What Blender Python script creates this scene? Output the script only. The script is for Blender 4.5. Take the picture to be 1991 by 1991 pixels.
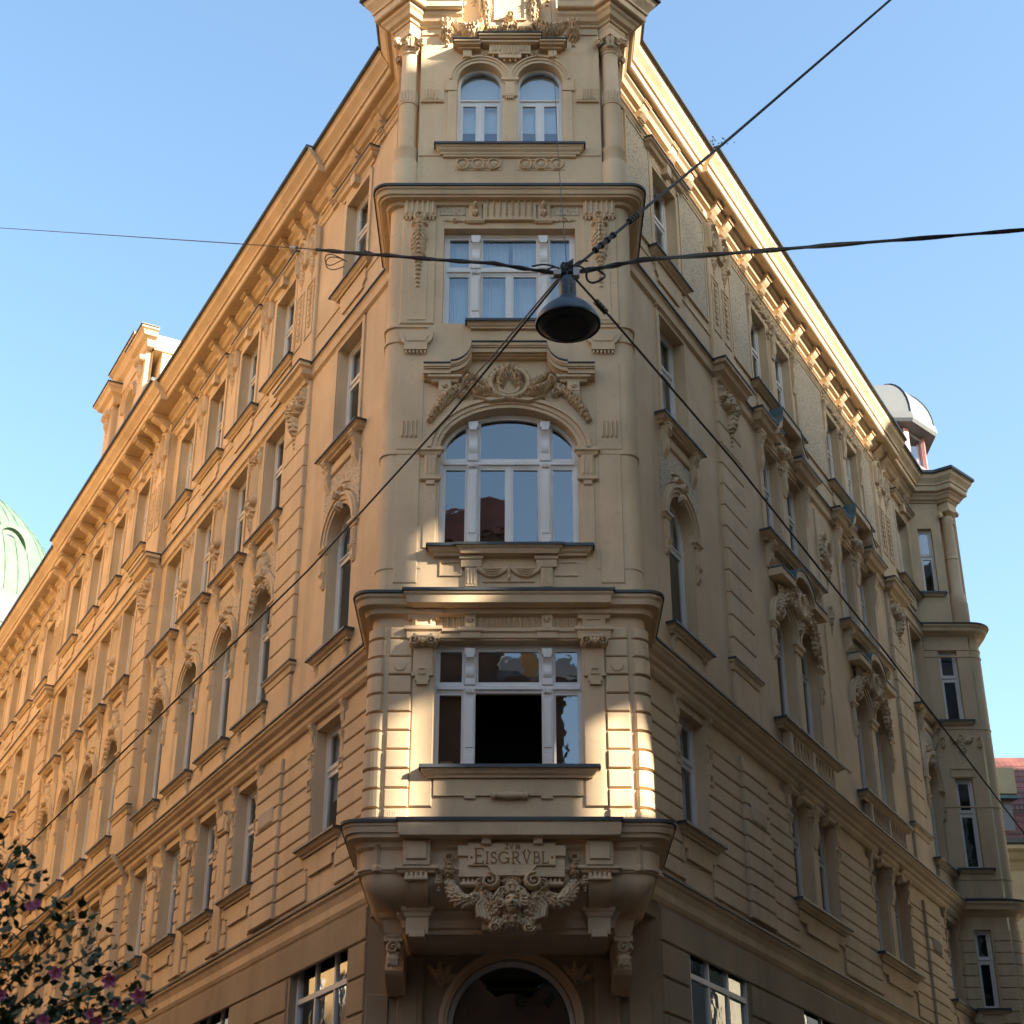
import bpy, bmesh, math, random
import numpy as np
from mathutils import Matrix, Vector

# ------------------------------------------------------------------ scene, camera, light
for o in list(bpy.data.objects): bpy.data.objects.remove(o)
SC = bpy.context.scene
COL = SC.collection
cam = bpy.data.cameras.new('camera'); camo = bpy.data.objects.new('camera', cam); COL.objects.link(camo)
camo.location = (0.105, -23.4, 1.6)
camo.rotation_euler = (math.radians(90 + 27.5), 0, 0)
cam.sensor_width = 36; cam.lens = 36 * 3121 / 1991; cam.shift_x = -7.5 / 1991
cam.clip_end = 2000; cam.clip_start = .1
cam.dof.use_dof = True; cam.dof.focus_distance = 26; cam.dof.aperture_fstop = 5.0
SC.camera = camo
SUN_EL = math.radians(26); SUN_AZ = (0.875, -0.484)
SUNV = Vector((SUN_AZ[0] * math.cos(SUN_EL), SUN_AZ[1] * math.cos(SUN_EL), math.sin(SUN_EL))).normalized()
W = bpy.data.worlds.new('World'); SC.world = W; W.use_nodes = True
nt = W.node_tree; nt.nodes.clear()
sky = nt.nodes.new('ShaderNodeTexSky'); sky.sky_type = 'NISHITA'; sky.sun_disc = False
sky.sun_elevation = SUN_EL; sky.sun_rotation = math.atan2(SUN_AZ[0], SUN_AZ[1])
sky.altitude = 200; sky.air_density = 1.0; sky.dust_density = 2.2; sky.ozone_density = 1.1
bg = nt.nodes.new('ShaderNodeBackground'); bg.inputs[1].default_value = 0.105
wo = nt.nodes.new('ShaderNodeOutputWorld')
tint = nt.nodes.new('ShaderNodeMix'); tint.data_type = 'RGBA'; tint.blend_type = 'MULTIPLY'; tint.inputs[0].default_value = 1; tint.inputs[7].default_value = (.93, 1.03, 1.0, 1)
nt.links.new(sky.outputs[0], tint.inputs[6]); nt.links.new(tint.outputs[2], bg.inputs[0]); nt.links.new(bg.outputs[0], wo.inputs[0])
sl = bpy.data.lights.new('sun', 'SUN'); sl.energy = 5.0; sl.angle = math.radians(1.6); sl.color = (1, .9, .76)
slo = bpy.data.objects.new('sun', sl); COL.objects.link(slo)
slo.rotation_euler = SUNV.to_track_quat('Z', 'Y').to_euler(); slo.location = (40, -30, 60)
SC.view_settings.view_transform = 'Standard'; SC.view_settings.look = 'None'
SC.view_settings.exposure = 2.08; SC.view_settings.gamma = 1
SC.view_settings.use_curve_mapping = False
SC.render.engine = 'CYCLES'
SC.cycles.max_bounces = 8; SC.cycles.diffuse_bounces = 4; SC.cycles.transparent_max_bounces = 8

R = random.Random(7)
PI = math.pi
sin, cos, rad = math.sin, math.cos, math.radians

# ------------------------------------------------------------------ materials
def mat(name, col, rough=.8, var=.12, bump=.0, bscale=60, streak=.0, metal=0., scale=1.2, fleck=0, bevel=0, grime=0):
    m = bpy.data.materials.new(name); m.use_nodes = True
    t = m.node_tree; n = t.nodes; l = t.links
    b = n['Principled BSDF']; b.inputs['Roughness'].default_value = rough; b.inputs['Metallic'].default_value = metal
    geo = n.new('ShaderNodeNewGeometry')
    def noise(sc, det, src=None):
        x = n.new('ShaderNodeTexNoise'); x.inputs['Scale'].default_value = sc; x.inputs['Detail'].default_value = det
        l.new(src or geo.outputs['Position'], x.inputs['Vector']); return x
    mixc = n.new('ShaderNodeMix'); mixc.data_type = 'RGBA'
    a = noise(scale, 6)
    ramp = n.new('ShaderNodeMapRange'); ramp.inputs[1].default_value = .3; ramp.inputs[2].default_value = .7
    l.new(a.outputs[0], ramp.inputs[0]); l.new(ramp.outputs[0], mixc.inputs[0])
    mixc.inputs[6].default_value = (*[c * (1 - var) for c in col], 1)
    mixc.inputs[7].default_value = (*[min(1, c * (1 + var)) for c in col], 1)
    out = mixc.outputs[2]
    if grime:           # uneven old paint: broad blotches and fine specks
        g1 = noise(.55, 9); r0 = n.new('ShaderNodeMapRange'); r0.inputs[1].default_value = .46; r0.inputs[2].default_value = .74; r0.inputs[4].default_value = grime
        l.new(g1.outputs[0], r0.inputs[0]); m0 = n.new('ShaderNodeMix'); m0.data_type = 'RGBA'; m0.inputs[7].default_value = (col[0] * .62, col[1] * .58, col[2] * .52, 1)
        l.new(r0.outputs[0], m0.inputs[0]); l.new(out, m0.inputs[6]); out = m0.outputs[2]
        g2 = noise(14, 6); r9 = n.new('ShaderNodeMapRange'); r9.inputs[1].default_value = .58; r9.inputs[2].default_value = .8; r9.inputs[4].default_value = grime * .7
        l.new(g2.outputs[0], r9.inputs[0]); m9 = n.new('ShaderNodeMix'); m9.data_type = 'RGBA'; m9.inputs[7].default_value = (col[0] * .5, col[1] * .48, col[2] * .45, 1)
        l.new(r9.outputs[0], m9.inputs[0]); l.new(out, m9.inputs[6]); out = m9.outputs[2]
    if streak > 0:      # rain streaks: noise stretched along z
        mp = n.new('ShaderNodeMapping'); mp.inputs['Scale'].default_value = (3.2, 3.2, .22)
        l.new(geo.outputs['Position'], mp.inputs[0]); s = noise(1.0, 5, mp.outputs[0])
        r2 = n.new('ShaderNodeMapRange'); r2.inputs[1].default_value = .52; r2.inputs[2].default_value = .78
        r2.inputs[4].default_value = streak
        l.new(s.outputs[0], r2.inputs[0])
        m2 = n.new('ShaderNodeMix'); m2.data_type = 'RGBA'; m2.inputs[7].default_value = (*[c * .45 for c in col], 1)
        l.new(r2.outputs[0], m2.inputs[0]); l.new(out, m2.inputs[6]); out = m2.outputs[2]
    if fleck:
        f = noise(fleck, 2); r3 = n.new('ShaderNodeMapRange'); r3.inputs[1].default_value = .5; r3.inputs[2].default_value = .66
        l.new(f.outputs[0], r3.inputs[0]); m3 = n.new('ShaderNodeMix'); m3.data_type = 'RGBA'
        m3.inputs[7].default_value = (*[c * .5 for c in col], 1); l.new(r3.outputs[0], m3.inputs[0]); l.new(out, m3.inputs[6]); out = m3.outputs[2]
    l.new(out, b.inputs['Base Color'])
    nrm = None
    if bevel:
        bv = n.new('ShaderNodeBevel'); bv.samples = 3; bv.inputs[0].default_value = bevel; nrm = bv.outputs[0]
    if bump:
        x = noise(bscale, 5); bp = n.new('ShaderNodeBump'); bp.inputs['Strength'].default_value = min(1, bump); bp.inputs['Distance'].default_value = .012
        l.new(x.outputs[0], bp.inputs['Height'])
        if nrm: l.new(nrm, bp.inputs['Normal'])
        nrm = bp.outputs[0]
    if nrm: l.new(nrm, b.inputs['Normal'])
    return m

OC = (.63, .465, .285)
M = {}
M['stucco'] = mat('stucco', OC, .85, .08, .2, 70, .36, grime=.5)
M['orn'] = mat('stucco_ornament', (.63, .468, .29), .85, .1, .16, 90, .3, grime=.55)
M['pebble'] = mat('pebble_dash', (.56, .45, .31), .95, .1, 1.0, 26, 0, fleck=24)
M['base'] = mat('stucco_lower_shade', (.34, .25, .15), .85, .09, .2, 60, .4, grime=.6)  # same stucco as the upper floors, street shade put into its colour
M['white'] = mat('window_paint', (.72, .69, .64), .45, .07, .08, 40, .25, grime=.3)
M['flash'] = mat('dark_sheet_metal', (.045, .05, .05), .5, .25, .05, 20, 0, .35)
M['copper'] = mat('copper_patina', (.06, .11, .12), .6, .25, .1, 20)
M['letter'] = mat('letter_paint', (.30, .13, .012), .6, .15)
M['inside'] = mat('room_plaster', (.10, .09, .08), .9, .2)
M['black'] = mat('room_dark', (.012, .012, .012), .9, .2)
M['curtain'] = mat('curtain_cloth', (.62, .66, .68), .9, .06)
M['blind'] = mat('blind_cloth', (.74, .75, .74), .8, .02)
M['cardboard'] = mat('cardboard', (.36, .2, .07), .8, .1)
M['lampmetal'] = mat('lamp_enamel', (.012, .022, .03), .38, .3, .05, 30)
M['lampglass'] = mat('lamp_diffuser', (.03, .032, .03), .3, .3)
M['cable'] = mat('cable_rubber', (.012, .013, .014), .6, .3)
M['cablelight'] = mat('insulator', (.5, .5, .48), .5, .1)
M['roof'] = mat('roof_sheet', (.06, .065, .068), .6, .2)
M['tile'] = mat('red_roof_tile', (.26, .075, .045), .8, .35, .6, 14, 0)
M['zinc'] = mat('zinc_sheet', (.115, .12, .12), .5, .06, .03, 8)
M['pink'] = mat('lantern_post_paint', (.50, .20, .17), .6, .1)
M['domew'] = mat('weathered_copper_pale', (.085, .14, .095), .7, .16, .05, 6, .3)
M['domeg'] = mat('verdigris', (.04, .13, .07), .7, .15)
M['paving'] = mat('paving', (.05, .047, .044), .9, .2, .4, 8)
M['asphalt'] = mat('asphalt', (.06, .06, .06), .9, .2, .4, 30)
M['oppL'] = mat('stucco_yellow', (.78, .48, .20), .85, .08, .1, 40, .15)
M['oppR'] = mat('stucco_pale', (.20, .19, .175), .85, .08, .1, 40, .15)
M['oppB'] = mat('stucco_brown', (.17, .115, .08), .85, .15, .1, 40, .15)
M['leaf'] = mat('hibiscus_leaf', (.03, .065, .022), .55, .45, 0, 1, 0, scale=9)
M['bark'] = mat('bark', (.09, .07, .05), .9, .3, .4, 40)
M['petal'] = mat('hibiscus_petal', (.74, .27, .46), .6, .25, 0, 1, 0, scale=30)
M['petalc'] = mat('hibiscus_stamen', (.65, .10, .12), .6, .2)
M['iron'] = mat('black_iron', (.03, .03, .03), .5, .2)

def glass(name, refl, tint, wave=.02):
    m = bpy.data.materials.new(name); m.use_nodes = True
    t = m.node_tree; n = t.nodes; l = t.links; n.clear()
    out = n.new('ShaderNodeOutputMaterial'); mx = n.new('ShaderNodeMixShader')
    tr = n.new('ShaderNodeBsdfTransparent'); tr.inputs[0].default_value = (*tint, 1)
    gl = n.new('ShaderNodeBsdfGlossy'); gl.inputs['Roughness'].default_value = .015; gl.inputs[0].default_value = (.9, .95, 1, 1)
    fr = n.new('ShaderNodeFresnel'); fr.inputs[0].default_value = 1.5
    ma = n.new('ShaderNodeMath'); ma.operation = 'MULTIPLY_ADD'; ma.inputs[1].default_value = 1.0; ma.inputs[2].default_value = refl; ma.use_clamp = True
    geo = n.new('ShaderNodeNewGeometry'); nz = n.new('ShaderNodeTexNoise'); nz.inputs['Scale'].default_value = 2.6; nz.inputs['Detail'].default_value = 2.5
    l.new(geo.outputs['Position'], nz.inputs[0])
    bp = n.new('ShaderNodeBump'); bp.inputs['Strength'].default_value = .5; bp.inputs['Distance'].default_value = wave
    l.new(nz.outputs[0], bp.inputs['Height']); l.new(bp.outputs[0], gl.inputs['Normal'])
    inv = n.new('ShaderNodeMath'); inv.operation = 'SUBTRACT'; inv.inputs[0].default_value = 1; l.new(geo.outputs['Backfacing'], inv.inputs[1])
    mu = n.new('ShaderNodeMath'); mu.operation = 'MULTIPLY'; l.new(ma.outputs[0], mu.inputs[0]); l.new(inv.outputs[0], mu.inputs[1])
    l.new(fr.outputs[0], ma.inputs[0]); l.new(mu.outputs[0], mx.inputs[0]); l.new(tr.outputs[0], mx.inputs[1]); l.new(gl.outputs[0], mx.inputs[2])
    l.new(mx.outputs[0], out.inputs[0]); return m
M['glass'] = glass('old_window_glass', .07, (.82, .86, .88), .006)
M['glassb'] = glass('large_pane_glass', .11, (.84, .88, .9), .0035)

# ------------------------------------------------------------------ mesh builder; local axes: u = viewer's right, o = out of the wall, z = up
class MB:
    def __init__(s): s.v = []; s.f = []
    def add(s, vs, fs):
        b = len(s.v); s.v += vs; s.f += [tuple(b + i for i in f) for f in fs]; return s
    def box(s, u0, u1, o0, o1, z0, z1):
        return s.add([(u, o, z) for u in (u0, u1) for o in (o0, o1) for z in (z0, z1)],
                     [(0, 1, 3, 2), (4, 6, 7, 5), (0, 4, 5, 1), (2, 3, 7, 6), (0, 2, 6, 4), (1, 5, 7, 3)])
    def block(s, u0, u1, z0, z1, o0, o1, b=.02):     # bevelled face block standing on o0
        vs = [(u0, o0, z0), (u1, o0, z0), (u1, o0, z1), (u0, o0, z1), (u0, o1 - b, z0), (u1, o1 - b, z0), (u1, o1 - b, z1), (u0, o1 - b, z1),
              (u0 + b, o1, z0 + b), (u1 - b, o1, z0 + b), (u1 - b, o1, z1 - b), (u0 + b, o1, z1 - b)]
        fs = [(8, 9, 10, 11)]
        for i in range(4):
            j = (i + 1) % 4; fs += [(i, j, j + 4, i + 4), (i + 4, j + 4, j + 8, i + 8)]
        return s.add(vs, fs)
    def prism(s, prof, u0, u1):
        n = len(prof); vs = [(u0, o, z) for o, z in prof] + [(u1, o, z) for o, z in prof]
        return s.add(vs, [tuple(range(n)), tuple(range(2 * n - 1, n - 1, -1))] + [(i, (i + 1) % n, n + (i + 1) % n, n + i) for i in range(n)])
    def slab(s, poly, o0, o1):
        n = len(poly); vs = [(u, o0, z) for u, z in poly] + [(u, o1, z) for u, z in poly]
        return s.add(vs, [tuple(range(2 * n - 1, n - 1, -1)), tuple(range(n))] + [(i, (i + 1) % n, n + (i + 1) % n, n + i) for i in range(n)])
    def band(s, A, B, o0, o1, closed=False):         # solid between two matching (u,z) polylines
        n = len(A); vs = [(u, o0, z) for u, z in A] + [(u, o0, z) for u, z in B] + [(u, o1, z) for u, z in A] + [(u, o1, z) for u, z in B]
        fs = []
        for i in range(n if closed else n - 1):
            j = (i + 1) % n
            fs += [(2 * n + i, 2 * n + j, 3 * n + j, 3 * n + i), (i, j, 2 * n + j, 2 * n + i), (n + i, 3 * n + i, 3 * n + j, n + j)]
        if not closed:
            fs += [(0, 2 * n, 3 * n, n), (n - 1, 2 * n - 1, 4 * n - 1, 3 * n - 1)]
        return s.add(vs, fs)
    def shelf(s, u0, u1, prof, wall=0.):             # moulding with mitred returns; prof top -> bottom of (o,z)
        n = len(prof); vs = []
        for o, z in prof: vs += [(u0 - o, wall, z), (u0 - o, wall + o, z), (u1 + o, wall + o, z), (u1 + o, wall, z)]
        fs = [(0, 1, 2, 3), (4 * n - 1, 4 * n - 2, 4 * n - 3, 4 * n - 4)]
        for i in range(n - 1):
            a = 4 * i
            for k in range(3): fs.append((a + k, a + 4 + k, a + 5 + k, a + 1 + k))
        return s.add(vs, fs)
    def rings(s, rs, closed=False, cap=True):
        n = len(rs[0]); b = []
        for r in rs: b += r
        fs = []
        for i in range(len(rs) - 1):
            for k in range(n if closed else n - 1):
                k2 = (k + 1) % n; fs.append((i * n + k, i * n + k2, (i + 1) * n + k2, (i + 1) * n + k))
        if cap: fs += [tuple(range(n)), tuple(range(len(rs) * n - 1, (len(rs) - 1) * n - 1, -1))]
        return s.add(b, fs)
    def lathe(s, prof, cu=0, co=0, n=20, a0=0, a1=2 * PI, cap=True):
        full = abs(a1 - a0 - 2 * PI) < 1e-6
        m = n if full else n + 1
        rs = [[(cu + r * cos(a0 + (a1 - a0) * k / n), co + r * sin(a0 + (a1 - a0) * k / n), z) for k in range(m)] for r, z in prof]
        return s.rings(rs, full, cap)
    def tube(s, pts, r, n=6, taper=None):
        pts = [Vector(p) for p in pts]; rs = []
        for i, p in enumerate(pts):
            t = (pts[min(i + 1, len(pts) - 1)] - pts[max(i - 1, 0)]).normalized()
            a = t.cross(Vector((0.13, 0.27, 1))).normalized(); b = t.cross(a)
            rr = r if taper is None else r + (taper - r) * i / (len(pts) - 1)
            rs.append([tuple(p + rr * (a * cos(2 * PI * k / n) + b * sin(2 * PI * k / n))) for k in range(n)])
        return s.rings(rs, True)
    def mesh(s, name, smooth=0, world=False):
        me = bpy.data.meshes.new(name)
        me.from_pydata([(x, -y, z) if not world else (x, y, z) for x, y, z in s.v], [], s.f)
        bm = bmesh.new(); bm.from_mesh(me); bmesh.ops.recalc_face_normals(bm, faces=bm.faces); bm.to_mesh(me); bm.free()
        if smooth:
            me.shade_smooth(); me.set_sharp_from_angle(angle=rad(smooth))
        return me

class Fr:
    def __init__(s, ox, oy, deg): s.M = Matrix.Translation((ox, oy, 0)) @ Matrix.Rotation(rad(deg), 4, 'Z')
FRONT = Fr(0, 0, 0); LEFT = Fr(-2.011, .142, -61.7); RIGHT = Fr(2.006, -.108, 61.7)
WM = {}
def put(name, me, m, fr=FRONT, at=(0, 0, 0), parent=None, label=None, rot=None, kind=None):
    if isinstance(me, MB): me = me.mesh(name)
    if m is not None and not me.materials: me.materials.append(M[m])
    ob = bpy.data.objects.new(name, me); COL.objects.link(ob)
    Mx = (fr.M if fr else Matrix()) @ Matrix.Translation((at[0], -at[1], at[2]))
    if rot is not None: Mx = Mx @ rot
    if parent is not None:
        ob.parent = parent; ob.matrix_basis = WM[parent.name].inverted() @ Mx
    else: ob.matrix_basis = Mx
    WM[ob.name] = Mx
    if label: ob['label'] = label
    if kind: ob['kind'] = kind
    return ob
def thing(name, label, cat, loc=(0, 0, 0), group=None):
    ob = bpy.data.objects.new(name, None); COL.objects.link(ob); ob.location = loc
    ob['label'] = label; ob['category'] = cat; ob.empty_display_size = .3
    if group: ob['group'] = group
    WM[ob.name] = Matrix.Translation(loc); return ob
CACHE = {}
def cached(key, fn):
    if key not in CACHE: CACHE[key] = fn()
    return CACHE[key]

# ------------------------------------------------------------------ carved relief as a height field of leaves, bosses, rings and strokes
def leaf(cx, cz, ang, L, Wd, h): return ('L', cx, cz, rad(ang), L, Wd, h)
def boss(cx, cz, rx, rz, h): return ('B', cx, cz, rx, rz, h)
def oval(cx, cz, rx, rz, w, h): return ('O', cx, cz, rx, rz, w, h)
def stroke(pts, w0, w1, h, flat=False): return ('S', pts, w0, w1, h, flat)
def rect(u0, u1, z0, z1, h): return ('R', u0, u1, z0, z1, h)
def spiral(cx, cz, r, turns=1.6, a0=0., d=1, r1=.15):
    N = int(turns * 14); return [(cx + r * (1 - (1 - r1) * k / N) * cos(a0 + d * 2 * PI * turns * k / N), cz + r * (1 - (1 - r1) * k / N) * sin(a0 + d * 2 * PI * turns * k / N)) for k in range(N + 1)]
def scroll(cx, cz, r, turns=1.6, a0=0., d=1, w=.3, h=.05): return [stroke(spiral(cx, cz, r, turns, a0, d), r * w, r * w * .55, h), boss(cx, cz, r * .22, r * .22, h)]
def swag(p0, p1, sag, n, L, Wd, h, rnd):
    out = []
    for k in range(n):
        t = (k + .5) / n; u = p0[0] + (p1[0] - p0[0]) * t; z = p0[1] + (p1[1] - p0[1]) * t - sag * 4 * t * (1 - t)
        du = p1[0] - p0[0]; dz = (p1[1] - p0[1]) - sag * 4 * (1 - 2 * t); a = math.degrees(math.atan2(dz, du))
        sgn = 1 if t < .5 else 1
        fat = .65 + .6 * math.sin(PI * t)
        for da in (-38, 0, 38): out.append(leaf(u, z, a + da * sgn + rnd.uniform(-9, 9), L * fat, Wd * fat, h * fat * (1 if da == 0 else .8)))
        if k % 2 == 0: out.append(boss(u, z + .004, Wd * .35, Wd * .35, h * fat * 1.15))
    return out
def drop(cx, zt, H, Wd, h, rnd, n=None):
    out = [oval(cx, zt - Wd * .1, Wd * .28, Wd * .28, Wd * .1, h * .7)]; n = n or max(4, int(H / (Wd * .36)))
    for k in range(n):
        t = k / (n - 1); z = zt - Wd * .3 - (H - Wd * .6) * t; f = (1 - .62 * t) * (.7 + .5 * sin(PI * min(1, t * 1.6)))
        for s in (-1, 1): out.append(leaf(cx, z, -90 + s * (36 + rnd.uniform(-6, 6)), Wd * .72 * f, Wd * .4 * f, h * f))
        out.append(leaf(cx, z, -90, Wd * .6 * f, Wd * .34 * f, h * f * 1.15)); out.append(boss(cx, z, Wd * .13 * f, Wd * .13 * f, h * f * 1.3))
    return out
def relief(prims, u0, u1, z0, z1, res, name='relief', smooth=50):
    nu = int((u1 - u0) / res) + 2; nz = int((z1 - z0) / res) + 2
    gu = u0 + res * np.arange(nu); gz = z0 + res * np.arange(nz)
    H = np.zeros((nz, nu))
    for p in prims:
        k = p[0]
        if k == 'L': e = p[4] + p[5]; bx = (p[1] - e, p[1] + e, p[2] - e, p[2] + e)
        elif k == 'B': bx = (p[1] - p[3], p[1] + p[3], p[2] - p[4], p[2] + p[4])
        elif k == 'O': bx = (p[1] - p[3] - p[5], p[1] + p[3] + p[5], p[2] - p[4] - p[5], p[2] + p[4] + p[5])
        elif k == 'S':
            q = np.array(p[1]); w = max(p[2], p[3]); bx = (q[:, 0].min() - w, q[:, 0].max() + w, q[:, 1].min() - w, q[:, 1].max() + w)
        elif k == 'R': bx = p[1:5]
        elif k == 'F': bx = p[1:5]
        i0, i1 = np.searchsorted(gu, bx[0] - res), np.searchsorted(gu, bx[1] + res); j0, j1 = np.searchsorted(gz, bx[2] - res), np.searchsorted(gz, bx[3] + res)
        if i1 <= i0 or j1 <= j0: continue
        U, Z = np.meshgrid(gu[i0:i1], gz[j0:j1])
        if k == 'L':
            du, dz = U - p[1], Z - p[2]; t = (du * cos(p[3]) + dz * sin(p[3])) / p[4]; v = -du * sin(p[3]) + dz * cos(p[3])
            tt = np.clip(t, 0, 1); w = p[5] * .5 * np.sin(PI * tt ** .75) ** .8 * (1 + .16 * np.cos(tt * 22)) + 1e-5
            q = np.clip(1 - (v / w) ** 2, 0, 1)
            h = p[6] * np.sqrt(q) * (.55 + .45 * np.sin(PI * tt)) * (1 - .35 * np.exp(-(v / (.12 * p[5])) ** 2)); h[(t < 0) | (t > 1)] = 0
        elif k == 'B':
            h = p[5] * np.sqrt(np.clip(1 - ((U - p[1]) / p[3]) ** 2 - ((Z - p[2]) / p[4]) ** 2, 0, 1))
        elif k == 'O':
            e = np.sqrt(((U - p[1]) / p[3]) ** 2 + ((Z - p[2]) / p[4]) ** 2); d = (e - 1) * min(p[3], p[4])
            h = p[6] * np.sqrt(np.clip(1 - (d / p[5]) ** 2, 0, 1))
        elif k == 'S':
            h = np.zeros(U.shape); N = len(p[1]) - 1
            for i in range(N):
                (x0, y0), (x1, y1) = p[1][i], p[1][i + 1]; L2 = (x1 - x0) ** 2 + (y1 - y0) ** 2 + 1e-9
                t = np.clip(((U - x0) * (x1 - x0) + (Z - y0) * (y1 - y0)) / L2, 0, 1)
                d2 = (U - x0 - t * (x1 - x0)) ** 2 + (Z - y0 - t * (y1 - y0)) ** 2
                w = p[2] + (p[3] - p[2]) * (i + t) / N
                q = np.clip(1 - d2 / w ** 2, 0, 1); h = np.maximum(h, p[4] * (np.minimum(1, q * 6) if p[5] else np.sqrt(q)))
        elif k == 'R': h = np.where((U >= p[1]) & (U <= p[2]) & (Z >= p[3]) & (Z <= p[4]), p[5], 0)
        elif k == 'F': h = p[5](U, Z)
        H[j0:j1, i0:i1] = np.maximum(H[j0:j1, i0:i1], h)
    q = np.maximum(np.maximum(H[:-1, :-1], H[1:, :-1]), np.maximum(H[:-1, 1:], H[1:, 1:])) > 1e-4
    jj, ii = np.nonzero(q)
    idx = np.stack([jj * nu + ii, jj * nu + ii + 1, (jj + 1) * nu + ii + 1, (jj + 1) * nu + ii], 1)
    used, inv = np.unique(idx, return_inverse=True); inv = inv.reshape(-1, 4)
    V = np.stack([gu[used % nu], -(H.ravel()[used] * 1.5 - .003), gz[used // nu]], 1)
    me = bpy.data.meshes.new(name); me.from_pydata(V.tolist(), [], inv.tolist()); me.shade_smooth(); me.set_sharp_from_angle(angle=rad(smooth))
    return me

# ------------------------------------------------------------------ shared parts
def arc(cu, cz, ru, rz, a0, a1, n): return [(cu + ru * cos(rad(a0 + (a1 - a0) * k / n)), cz + rz * sin(rad(a0 + (a1 - a0) * k / n))) for k in range(n + 1)]
def wall_band(mb, u0, u1, z0, z1, o, ops, depth=.3):
    """flat wall with openings (uc, w, zb, zt, rise); rise>0: elliptical head springing at zt"""
    q = lambda a, b, c, d: mb.add([(a, o, c), (b, o, c), (b, o, d), (a, o, d)], [(0, 1, 2, 3)])
    x = u0
    for uc, w, zb, zt, rise in sorted(ops):
        a, b = uc - w / 2, uc + w / 2
        if a > x: q(x, a, z0, z1)
        if zb > z0: q(a, b, z0, zb)
        i = o - depth
        lo = max(zb, z0)
        mb.add([(a, o, lo), (a, i, lo), (a, i, zt), (a, o, zt)], [(0, 1, 2, 3)]); mb.add([(b, o, lo), (b, i, lo), (b, i, zt), (b, o, zt)], [(0, 1, 2, 3)])
        mb.add([(a, o, lo), (b, o, lo), (b, i, lo), (a, i, lo)], [(0, 1, 2, 3)])
        if rise > 0:
            A = arc(uc, zt, w / 2, rise, 180, 0, 16)
            for (p, r), (s, t) in zip(A, A[1:]):
                mb.add([(p, o, r), (s, o, t), (s, o, z1), (p, o, z1)], [(0, 1, 2, 3)]); mb.add([(p, o, r), (s, o, t), (s, i, t), (p, i, r)], [(0, 1, 2, 3)])
        else:
            if zt < z1: q(a, b, zt, z1)
            mb.add([(a, o, zt), (b, o, zt), (b, i, zt), (a, i, zt)], [(0, 1, 2, 3)])
        x = b
    if x < u1: q(x, u1, z0, z1)

def frame_mesh(w, h, rise, tr, mull, thick=.075):
    """casement frame, local origin bottom centre; h = height to head or to springing"""
    mb = MB(); a = w / 2; d0, d1 = -.05, .03
    mb.box(-a, -a + thick, d0, d1, 0, h); mb.box(a - thick, a, d0, d1, 0, h); mb.box(-a + thick, a - thick, d0, d1, 0, thick)
    if rise: mb.band(arc(0, h, a, rise, 180, 0, 16), arc(0, h, a - thick, rise - thick, 180, 0, 16), d0, d1)
    else: mb.box(-a + thick, a - thick, d0, d1, h - thick, h)
    t = .045
    def sash(x0, x1, z0, z1):
        for b in ((x0, x0 + t, z0, z1), (x1 - t, x1, z0, z1), (x0 + t, x1 - t, z0, z0 + t), (x0 + t, x1 - t, z1 - t, z1)): mb.box(b[0], b[1], -.04, .012, b[2], b[3])
    if tr:
        mb.shelf(-a + thick, a - thick, [(.03, tr + .05), (.045, tr + .04), (.045, tr + .012), (.015, tr), (.015, tr - .05)], -.02) if not mull == 2 else mb.box(-a + thick, a - thick, d0, .05, tr - .05, tr + .05)
        zs = [(thick, tr - .05), (tr + .05, h - (thick if not rise else -.0))]
    else: zs = [(thick, h - thick)]
    xs = [(-a + thick, a - thick)] if not mull else [(-a + thick, -.028), (.028, a - thick)]
    if mull: mb.box(-.032, .032, d0, .03, thick, zs[0][1])
    for x0, x1 in xs: sash(x0 + .003, x1 - .003, zs[0][0] + .003, zs[0][1] - .003)
    if tr and not rise: sash(-a + thick + .003, a - thick - .003, zs[1][0] + .003, zs[1][1] - .003)
    return mb
def pane_mesh(x0, x1, z0, z1, rise=0):
    mb = MB()
    if rise:
        A = arc((x0 + x1) / 2, z1, (x1 - x0) / 2, rise, 180, 0, 16); mb.slab([(x0, z0), (x1, z0)] + A[::-1], -.016, -.010)
    else: mb.box(x0, x1, -.016, -.010, z0, z1)
    return mb
def room_mesh(w, h):
    mb = MB(); a = w / 2 + .25; z0, z1 = -.05, h + .15; i, j = -.09, -1.3
    P = [(-a, z0), (a, z0), (a, z1), (-a, z1)]
    vs = [(u, i, z) for u, z in P] + [(u, j, z) for u, z in P]
    return mb.add(vs, [(4, 5, 6, 7)] + [(k, (k + 1) % 4, 4 + (k + 1) % 4, 4 + k) for k in range(4)])
def curtain_mesh(w, h):
    mb = MB(); n = 40
    A = [(-w / 2 + w * k / n, -.16 + .018 * sin(k * 1.9) + .008 * sin(k * .7)) for k in range(n + 1)]
    vs = [(u, o, 0) for u, o in A] + [(u, o, h) for u, o in A]
    return mb.add(vs, [(k, k + 1, n + 2 + k, n + 1 + k) for k in range(n)])
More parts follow.
